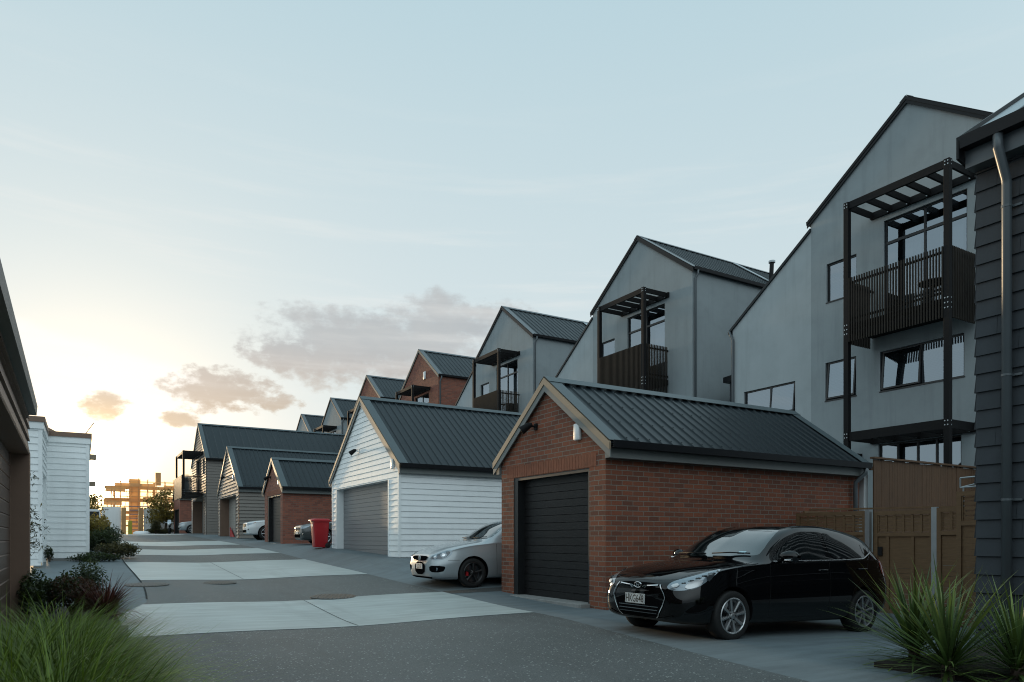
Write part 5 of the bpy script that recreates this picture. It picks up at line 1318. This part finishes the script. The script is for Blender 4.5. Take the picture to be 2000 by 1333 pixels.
def generic_front(name, label, loc, rz, L, H, Wd, hood, paint, suv, cat='car'):
    k = H/1.46; q = Wd/1.72; z0 = .26 if suv else .18; hz = hood
    st = [(0.00, z0+.10, .50*q, .58*q, .50*q, hz-.20, .42*q, hz-.16, hz-.145), (.04, z0+.05, .62*q, .70*q, .60*q, hz-.13, .50*q, hz-.09, hz-.075), (.15, z0+.02, .72*q, .78*q, .71*q, hz-.09, .58*q, hz-.045, hz-.03), (.4, z0, .79*q, .84*q, .79*q, hz-.05, .64*q, hz, hz+.02),
          (.9, z0, .80*q, .86*q, .81*q, hz, .68*q, hz+.045, hz+.075), (1.25, z0, .80*q, .86*q, .82*q, hz+.02, .69*q, hz+.08, hz+.11), (1.7, z0, .8*q, .86*q, .82*q, hz+.03, .64*q, H-.28, H-.20), (2.1, z0, .8*q, .86*q, .82*q, hz+.04, .59*q, H-.09, H-.04), (2.6, z0, .8*q, .86*q, .82*q, hz+.05, .57*q, H-.05, H),
          (L-1.0, z0, .8*q, .86*q, .82*q, hz+.06, .55*q, H-.11, H-.05), (L-.4, z0+.03, .78*q, .83*q, .77*q, hz+.04, .5*q, H-.35, H-.28), (L-.1, z0+.08, .72*q, .77*q, .70*q, hz-.03, .46*q, hz+.08, hz+.1), (L, z0+.15, .62*q, .66*q, .6*q, hz-.2, .4*q, hz-.15, hz-.13)]
    R = .36 if suv else .315
    car, sk = car_base(name, label, loc, rz, 0.0, st, paint, (.92, L-.85), R, R*.68, .80*q+.03, alloy='alloy', spokes=6, arch=.06, cat=cat)
    def P(nm, mat, poly, fr, off=.005, it=1, par=None):
        mb = MB(); sk.patch(mb, chaikin(poly, it) if it else poly, fr, off, .05); return smooth_build(mb, nm, M[mat], par or car)
    P('windscreen', 'windscreen', [(-.66*q, hz+.14), (.66*q, hz+.14), (.55*q, H-.09), (-.55*q, H-.09)], FRONT)
    for sg in (-1, 1):
        D = diag(sg, .6); h = hz-.16
        P('side_window', 'car_glass', [(1.62, hz+.07), (L-1.1, hz+.10), (L-1.3, H-.13), (2.2, H-.10)], side(sg))
        hl = P('headlight', 'lamp_glass', [(.40, h), (.46, h-.08), (.72, h-.05), (.93, h+.12), (.60, h+.06)], D, .006, 2)
        P('indicator', 'amber', [(.84, h+.02), (.93, h+.10), (.88, h+.09)], D, .010, 0, hl)
        P('bumper_intake', 'grille_black', [(.62, z0+.22), (.70, z0+.30), (.62, z0+.33), (.54, z0+.26)], D, .005, 2)
        fl = MB(); p = sk.hit(Vector((0, 0, z0+.27))+Vector(D[1])*.62-Vector(D[3])*4, Vector(D[3])); fl.lathe([(0, -.015), (.04, -.015), (.04, 0)], p, 'x', 10); fl.build('fog_lamp', M['chrome'], car, local=True)
    P('grille', 'grille_black', [(-.34, hz-.14), (.34, hz-.14), (.30, hz-.28), (-.30, hz-.28)], FRONT, .016, 0)
    P('lower_grille', 'grille_black', [(-.5, z0+.26), (.5, z0+.26), (.42, z0+.12), (-.42, z0+.12)], FRONT, .016, 0)
    c = MB()
    for z in (hz-.15, hz-.20, hz-.25): sk.strip(c, [(-.31, z), (.31, z)], .02, FRONT, .024)
    c.build('grille_trim', M['chrome'], car, local=True)
    px = sk.hit(Vector((-3, 0, z0+.30)), Vector((1, 0, 0))).x-.01; MB().box(px-.012, px, -.18, .18, z0+.27, z0+.39).build('licence_plate', M['plate'], car, local=True)
    mirrors(car, 1.75, .83*q, hz+.16, paint)
    return car
generic_front('sedan_car', 'charcoal sedan with only its nose showing behind the red bin', (7.6, 30.0, zg(8, 30)), math.radians(-1), 4.6, 1.44, 1.78, .88, 'car_grey', False)
generic_front('suv_car', 'white car with its nose out left of the second brick garage', (7.3, 39.7, zg(8, 39.7)), 0, 4.5, 1.62, 1.8, .98, 'car_white', True)
generic_front('suv_car', 'silver car nose emerging below the balcony of the tall grey house', (7.2, 69.0, zg(8, 69)), 0, 4.5, 1.62, 1.8, 1.0, 'car_silver', True)
# white van seen from behind, left of the far gateway
def van():
    v = thing('parked_van', 'white van seen from behind at the left of the lane end', 'van', (.55, 66, 1.62))
    z0 = 1.62; x0, x1, y0 = -.55, 1.25, 64.0
    mb = MB(); poly = [(-.9, .35), (-.9, 1.0), (-.88, 1.15), (-.74, 1.78), (-.62, 1.88), (.62, 1.88), (.74, 1.78), (.88, 1.15), (.9, 1.0), (.9, .35)]
    def ring(s, y): return [(x0+.9+p[0]*s, y, z0+p[1]) for p in poly]
    R = [ring(.93, y0), ring(1, y0+.12), ring(1, y0+3.2), ring(.95, y0+4.3)]; n = len(poly); vs = [p for r in R for p in r]
    fs = [(i*n+k, i*n+(k+1) % n, (i+1)*n+(k+1) % n, (i+1)*n+k) for i in range(3) for k in range(n)]+[tuple(range(n)), tuple(3*n+k for k in range(n))]
    mb.mesh(vs, fs); mb.build('body', M['car_white'], v, smooth=True, sharp=30)
    MB().box(x0+.22, x0+1.58, y0-.012, y0-.004, z0+1.18, z0+1.70).build('rear_window', M['car_glass'], v)
    MB().box(x0+.1, x0+1.7, y0-.05, y0-.01, z0+.36, z0+.52).build('bumper', M['plastic_black'], v)
    MB().box(x0+.65, x0+1.15, y0-.02, y0-.008, z0+.72, z0+.84).build('licence_plate', M['plate'], v)
    for s in (-1, 1):
        MB().box(x0+.9+s*.76-.07, x0+.9+s*.76+.07, y0-.02, y0+.05, z0+.70, z0+1.06).build('tail_light', M['tail_red'], v)
        w = MB().lathe([(0, -.1), (.3, -.1), (.32, -.07), (.32, .07), (.3, .1), (0, .1)], (x0+.9+s*.78, y0+.8, z0+.32), 'x', 20); w.build('wheel', M['rubber'], v, smooth=True, sharp=40)
        m = MB().box(min(x0+.9+s*.92, x0+.9+s*1.12), max(x0+.9+s*.92, x0+.9+s*1.12), y0+2.6, y0+2.7, z0+1.12, z0+1.34); m.build('wing_mirror', M['plastic_black'], v, bevel=.03)
van()
def motorbike():
    x, y = 6.95, 74.4; z = zg(x, y); b = thing('motorbike', 'motorbike parked end-on in front of the farthest brick garage', 'motorbike', (x, y, z), math.radians(82))
    for dx, nm in ((-.6, 'front_wheel'), (.68, 'rear_wheel')):
        w = MB(); w.lathe([(.20, -.05), (.29, -.055), (.31, -.02), (.31, .02), (.29, .055), (.20, .05)], (x+dx, y, z+.31), 'y', 24); w = w.build('wheel', M['rubber'], b, smooth=True)
        r = MB()
        for k in range(6): r.bar((x+dx, y, z+.31), (x+dx+.2*math.cos(k), y, z+.31+.2*math.sin(k)), .02, .02)
        r.build('rim', M['alloy'], w)
    f = MB(); f.tube([(x-.6, y, z+.31), (x-.38, y, z+.95)], .035, 8); f.tube([(x-.35, y, z+.85), (x+.1, y, z+.45), (x+.68, y, z+.31)], .045, 8); f.box(x-.2, x+.25, y-.14, y+.14, z+.22, z+.55); f.build('frame', M['plastic_black'], b)
    t = MB(); t.tube([(x-.38, y, z+.80), (x-.2, y, z+.92), (x+.15, y, z+.80)], [.10, .17, .10], 12); t.build('fuel_tank', M['car_white'], b, smooth=True)
    s = MB(); s.tube([(x+.1, y, z+.80), (x+.4, y, z+.78), (x+.75, y, z+.88)], [.11, .13, .08], 10); s.build('saddle', M['plastic_black'], b, smooth=True)
    h = MB(); h.tube([(x-.30, y-.38, z+1.08), (x-.40, y, z+1.0), (x-.30, y+.38, z+1.08)], .018, 8); h.build('handlebar', M['chrome'], b)
    l = MB(); l.tube([(x-.42, y, z+.88), (x-.55, y, z+.88)], [.09, .11], 12); l.build('headlight', M['chrome'], b, smooth=True)
    g = MB(); g.face([(x-.50, y-.17, z+.98), (x-.50, y+.17, z+.98), (x-.36, y+.13, z+1.32), (x-.36, y-.13, z+1.32)]); g.build('windshield', M['glass'], b)
motorbike()
SKYK = .006; WORLD_STR = 1.0; SUN_E = 3.0
SKY_LOW = (.665, .755, .78); SKY_HIGH = (.40, .60, .69); SKY_BACK = (1.14, 1.36, 1.44); SKY_GLOW = (1.0, .95, .86); GLOW2 = (2.0, 1.35, .62)
# ------------------------------------------------------------------ sky, sun and camera
SUN_AZ = math.atan2(.0133, 1.157); SUN_EL = math.radians(4.2)
W = bpy.data.worlds.new('World'); S.world = W; W.use_nodes = True
nt = NT(W.node_tree); bg = W.node_tree.nodes['Background']
d = nt.n('ShaderNodeTexCoord').outputs['Generated']; sp = nt.n('ShaderNodeSeparateXYZ'); nt.L.new(d, sp.inputs[0])
dx, dy, dz = sp.outputs
az = nt.m('ARCTAN2', dx, dy); hz = nt.m('SQRT', nt.m('ADD', nt.m('MULTIPLY', dx, dx), nt.m('MULTIPLY', dy, dy))); el = nt.m('ARCTAN2', dz, hz)
sd = Vector((math.sin(SUN_AZ)*math.cos(SUN_EL), math.cos(SUN_AZ)*math.cos(SUN_EL), math.sin(SUN_EL)))
dt = nt.n('ShaderNodeVectorMath', operation='DOT_PRODUCT'); nt.L.new(d, dt.inputs[0]); dt.inputs[1].default_value = sd
ang = nt.m('ARCCOSINE', nt.m('MINIMUM', dt.outputs['Value'], .999999))
sky = nt.n('ShaderNodeTexSky'); sky.sky_type = 'NISHITA'; sky.sun_disc = False; sky.sun_elevation = SUN_EL; sky.sun_rotation = SUN_AZ; sky.air_density = 1.0; sky.dust_density = 1.5; sky.ozone_density = 2.0
nish = nt.mix(1, sky.outputs[0], (SKYK, SKYK, SKYK), 'MULTIPLY')
elp = nt.m('MAXIMUM', el, 0.0)
zen = nt.ss(elp, .05, 1.0)
base = nt.mix(zen, SKY_LOW, SKY_HIGH)
back = nt.ss(ang, 1.0, 2.6)
base = nt.mix(nt.m('MULTIPLY', back, .8), base, SKY_BACK)
g1 = nt.m('POWER', 2.718, nt.m('MULTIPLY', nt.m('DIVIDE', ang, .22), -1.0))
base = nt.mix(nt.m('MULTIPLY', g1, .6, clamp=True), base, SKY_GLOW)
g2 = nt.m('POWER', 2.718, nt.m('MULTIPLY', nt.m('DIVIDE', ang, .085), -1.0))
base = nt.mix(1, base, nt.mix(g2, (0, 0, 0), GLOW2), 'ADD')
lowback = nt.m('MULTIPLY', nt.ss(ang, .9, 1.7), nt.m('SUBTRACT', 1.0, nt.ss(el, .10, .55)))
base = nt.mix(nt.m('MULTIPLY', lowback, .75), base, (.09, .13, .17))
# clouds, placed by compass bearing and height
nvec = nt.n('ShaderNodeCombineXYZ'); nt.L.new(az, nvec.inputs[0]); nt.L.new(nt.m('MULTIPLY', el, 1.6), nvec.inputs[1])
n1 = nt.noise(nvec.outputs[0], 13, 8, .6); n2 = nt.noise(nvec.outputs[0], 42, 6, .6)
def pxdir(px, py):
    u = (px-1000)/1400; v = (1053-py)/1400; th = math.radians(30.873)
    X = math.sin(th)+u*math.cos(th); Y = math.cos(th)-u*math.sin(th)
    return math.atan2(X, Y), math.atan2(v, math.hypot(X, Y))
def cloud(a0, e0, sa, se, k=1.15, k2=.55, soft=.95):
    q = nt.m('ADD', nt.m('POWER', nt.m('ABSOLUTE', nt.m('DIVIDE', nt.m('SUBTRACT', az, a0), sa)), 2.0), nt.m('POWER', nt.m('ABSOLUTE', nt.m('DIVIDE', nt.m('SUBTRACT', el, e0), se)), 2.0))
    m = nt.m('SUBTRACT', 1.0, q); m = nt.m('ADD', m, nt.m('MULTIPLY', nt.m('SUBTRACT', n1, .5), k*2)); m = nt.m('ADD', m, nt.m('MULTIPLY', nt.m('SUBTRACT', n2, .5), k2*2))
    return nt.ss(m, .0, soft)
CL = [(.325, .258, .145, .062), (.455, .284, .11, .050), (.235, .240, .065, .026), (.40, .228, .11, .024), (.158, .188, .078, .033), (.21, .180, .05, .013), (.104, .150, .026, .010), (.022, .160, .030, .020), (.55, .29, .05, .022)]
# bright cloud bank with a slanting upper edge, above the sun
ln = nt.m('SUBTRACT', nt.m('ADD', .238, nt.m('MULTIPLY', az, -.188)), el)
ln = nt.m('ADD', ln, nt.m('MULTIPLY', nt.m('SUBTRACT', n1, .5), .035))
bank = nt.m('MULTIPLY', nt.m('MULTIPLY', nt.ss(ln, -.004, .016), nt.m('SUBTRACT', 1, nt.ss(ln, .03, .12))), nt.m('SUBTRACT', 1, nt.ss(nt.m('ABSOLUTE', nt.m('SUBTRACT', az, .0)), .10, .22)))
base = nt.mix(nt.m('MULTIPLY', bank, .75), base, (1.05, 1.02, .97))
dens = None
for c in CL:
    m = cloud(*c, 1.25 if c[2] > .08 else .7, .75 if c[2] > .08 else 1.5); dens = m if dens is None else nt.m('MAXIMUM', dens, m)
low = nt.ss(el, .13, .34)
ccol = nt.mix(nt.ss(el, .13, .24), (.50, .35, .21), (.44, .39, .37))
ccol = nt.mix(nt.ss(el, .215, .27), ccol, (.41, .425, .445))
edge = nt.m('MULTIPLY', dens, nt.m('SUBTRACT', 1.25, nt.m('MULTIPLY', dens, .45)), clamp=True)
ccol = nt.mix(nt.m('MULTIPLY', nt.m('SUBTRACT', n1, .35), 1.0, clamp=True), ccol, nt.mix(.35, ccol, (.92, .84, .72)))
base = nt.mix(nt.m('MULTIPLY', edge, .95, clamp=True), base, ccol)
# warm band low in the west
warm = nt.m('MULTIPLY', nt.m('SUBTRACT', 1, nt.ss(el, .03, .15)), nt.m('SUBTRACT', 1, nt.ss(ang, .12, .7)))
base = nt.mix(nt.m('MULTIPLY', warm, .9), base, nt.mix(1, base, (1.0, .84, .56), 'MULTIPLY'))
# thin veil streaks at left
n3v = nt.n('ShaderNodeCombineXYZ'); nt.L.new(nt.m('ADD', nt.m('MULTIPLY', az, .8), nt.m('MULTIPLY', el, 2.2)), n3v.inputs[0]); nt.L.new(nt.m('MULTIPLY', el, 9), n3v.inputs[1])
n3 = nt.noise(n3v.outputs[0], 2.6, 6, .6)
veil = nt.m('MULTIPLY', nt.ss(n3, .48, .70), nt.m('MULTIPLY', nt.ss(el, .08, .16), nt.m('SUBTRACT', 1, nt.ss(el, .33, .6))))
base = nt.mix(nt.m('MULTIPLY', veil, .3), base, (.90, .88, .84))
# glare close to the sun
for (s_, col) in ((.05, (2.2, 1.35, .45)), (.02, (45, 36, 22))):
    g = nt.m('POWER', 2.718, nt.m('MULTIPLY', nt.m('POWER', nt.m('DIVIDE', ang, s_), 2.0), -1.0))
    base = nt.mix(1, base, nt.mix(g, (0, 0, 0), col), 'ADD')
below = nt.ss(el, -.12, -.01)
base = nt.mix(below, (.16, .16, .16), base)
nt.set(bg.inputs[0], nt.mix(1, base, nish, 'ADD')); bg.inputs[1].default_value = WORLD_STR
L = bpy.data.lights.new('sun', 'SUN'); L.energy = SUN_E; L.angle = math.radians(3.0); L.color = (1, .72, .42)
lo = bpy.data.objects.new('sun', L); COL.objects.link(lo); sl = math.radians(-2.6); ld = Vector((math.sin(sl)*math.cos(SUN_EL), math.cos(sl)*math.cos(SUN_EL), math.sin(SUN_EL))); lo.rotation_euler = ld.to_track_quat('Z', 'Y').to_euler(); lo.location = (0, 60, 40)
cam = bpy.data.cameras.new('camera'); co = bpy.data.objects.new('camera', cam); COL.objects.link(co)
co.location = (0, 0, 1.2); co.rotation_euler = (PI/2, 0, -math.radians(30.873)); cam.sensor_width = 36; cam.lens = 25.2; cam.shift_y = .1933; cam.clip_start = .05; cam.clip_end = 5000
S.camera = co
S.render.engine = 'CYCLES'; S.cycles.use_denoising = True; S.cycles.max_bounces = 8; S.cycles.transparent_max_bounces = 12; S.cycles.caustics_reflective = False; S.cycles.caustics_refractive = False
S.cycles.sample_clamp_indirect = 6.0; S.cycles.pixel_filter_type = 'BLACKMAN_HARRIS'; S.cycles.filter_width = 1.1
S.view_settings.view_transform = 'Standard'; S.view_settings.look = 'None'; S.view_settings.exposure = 0; S.view_settings.gamma = 1
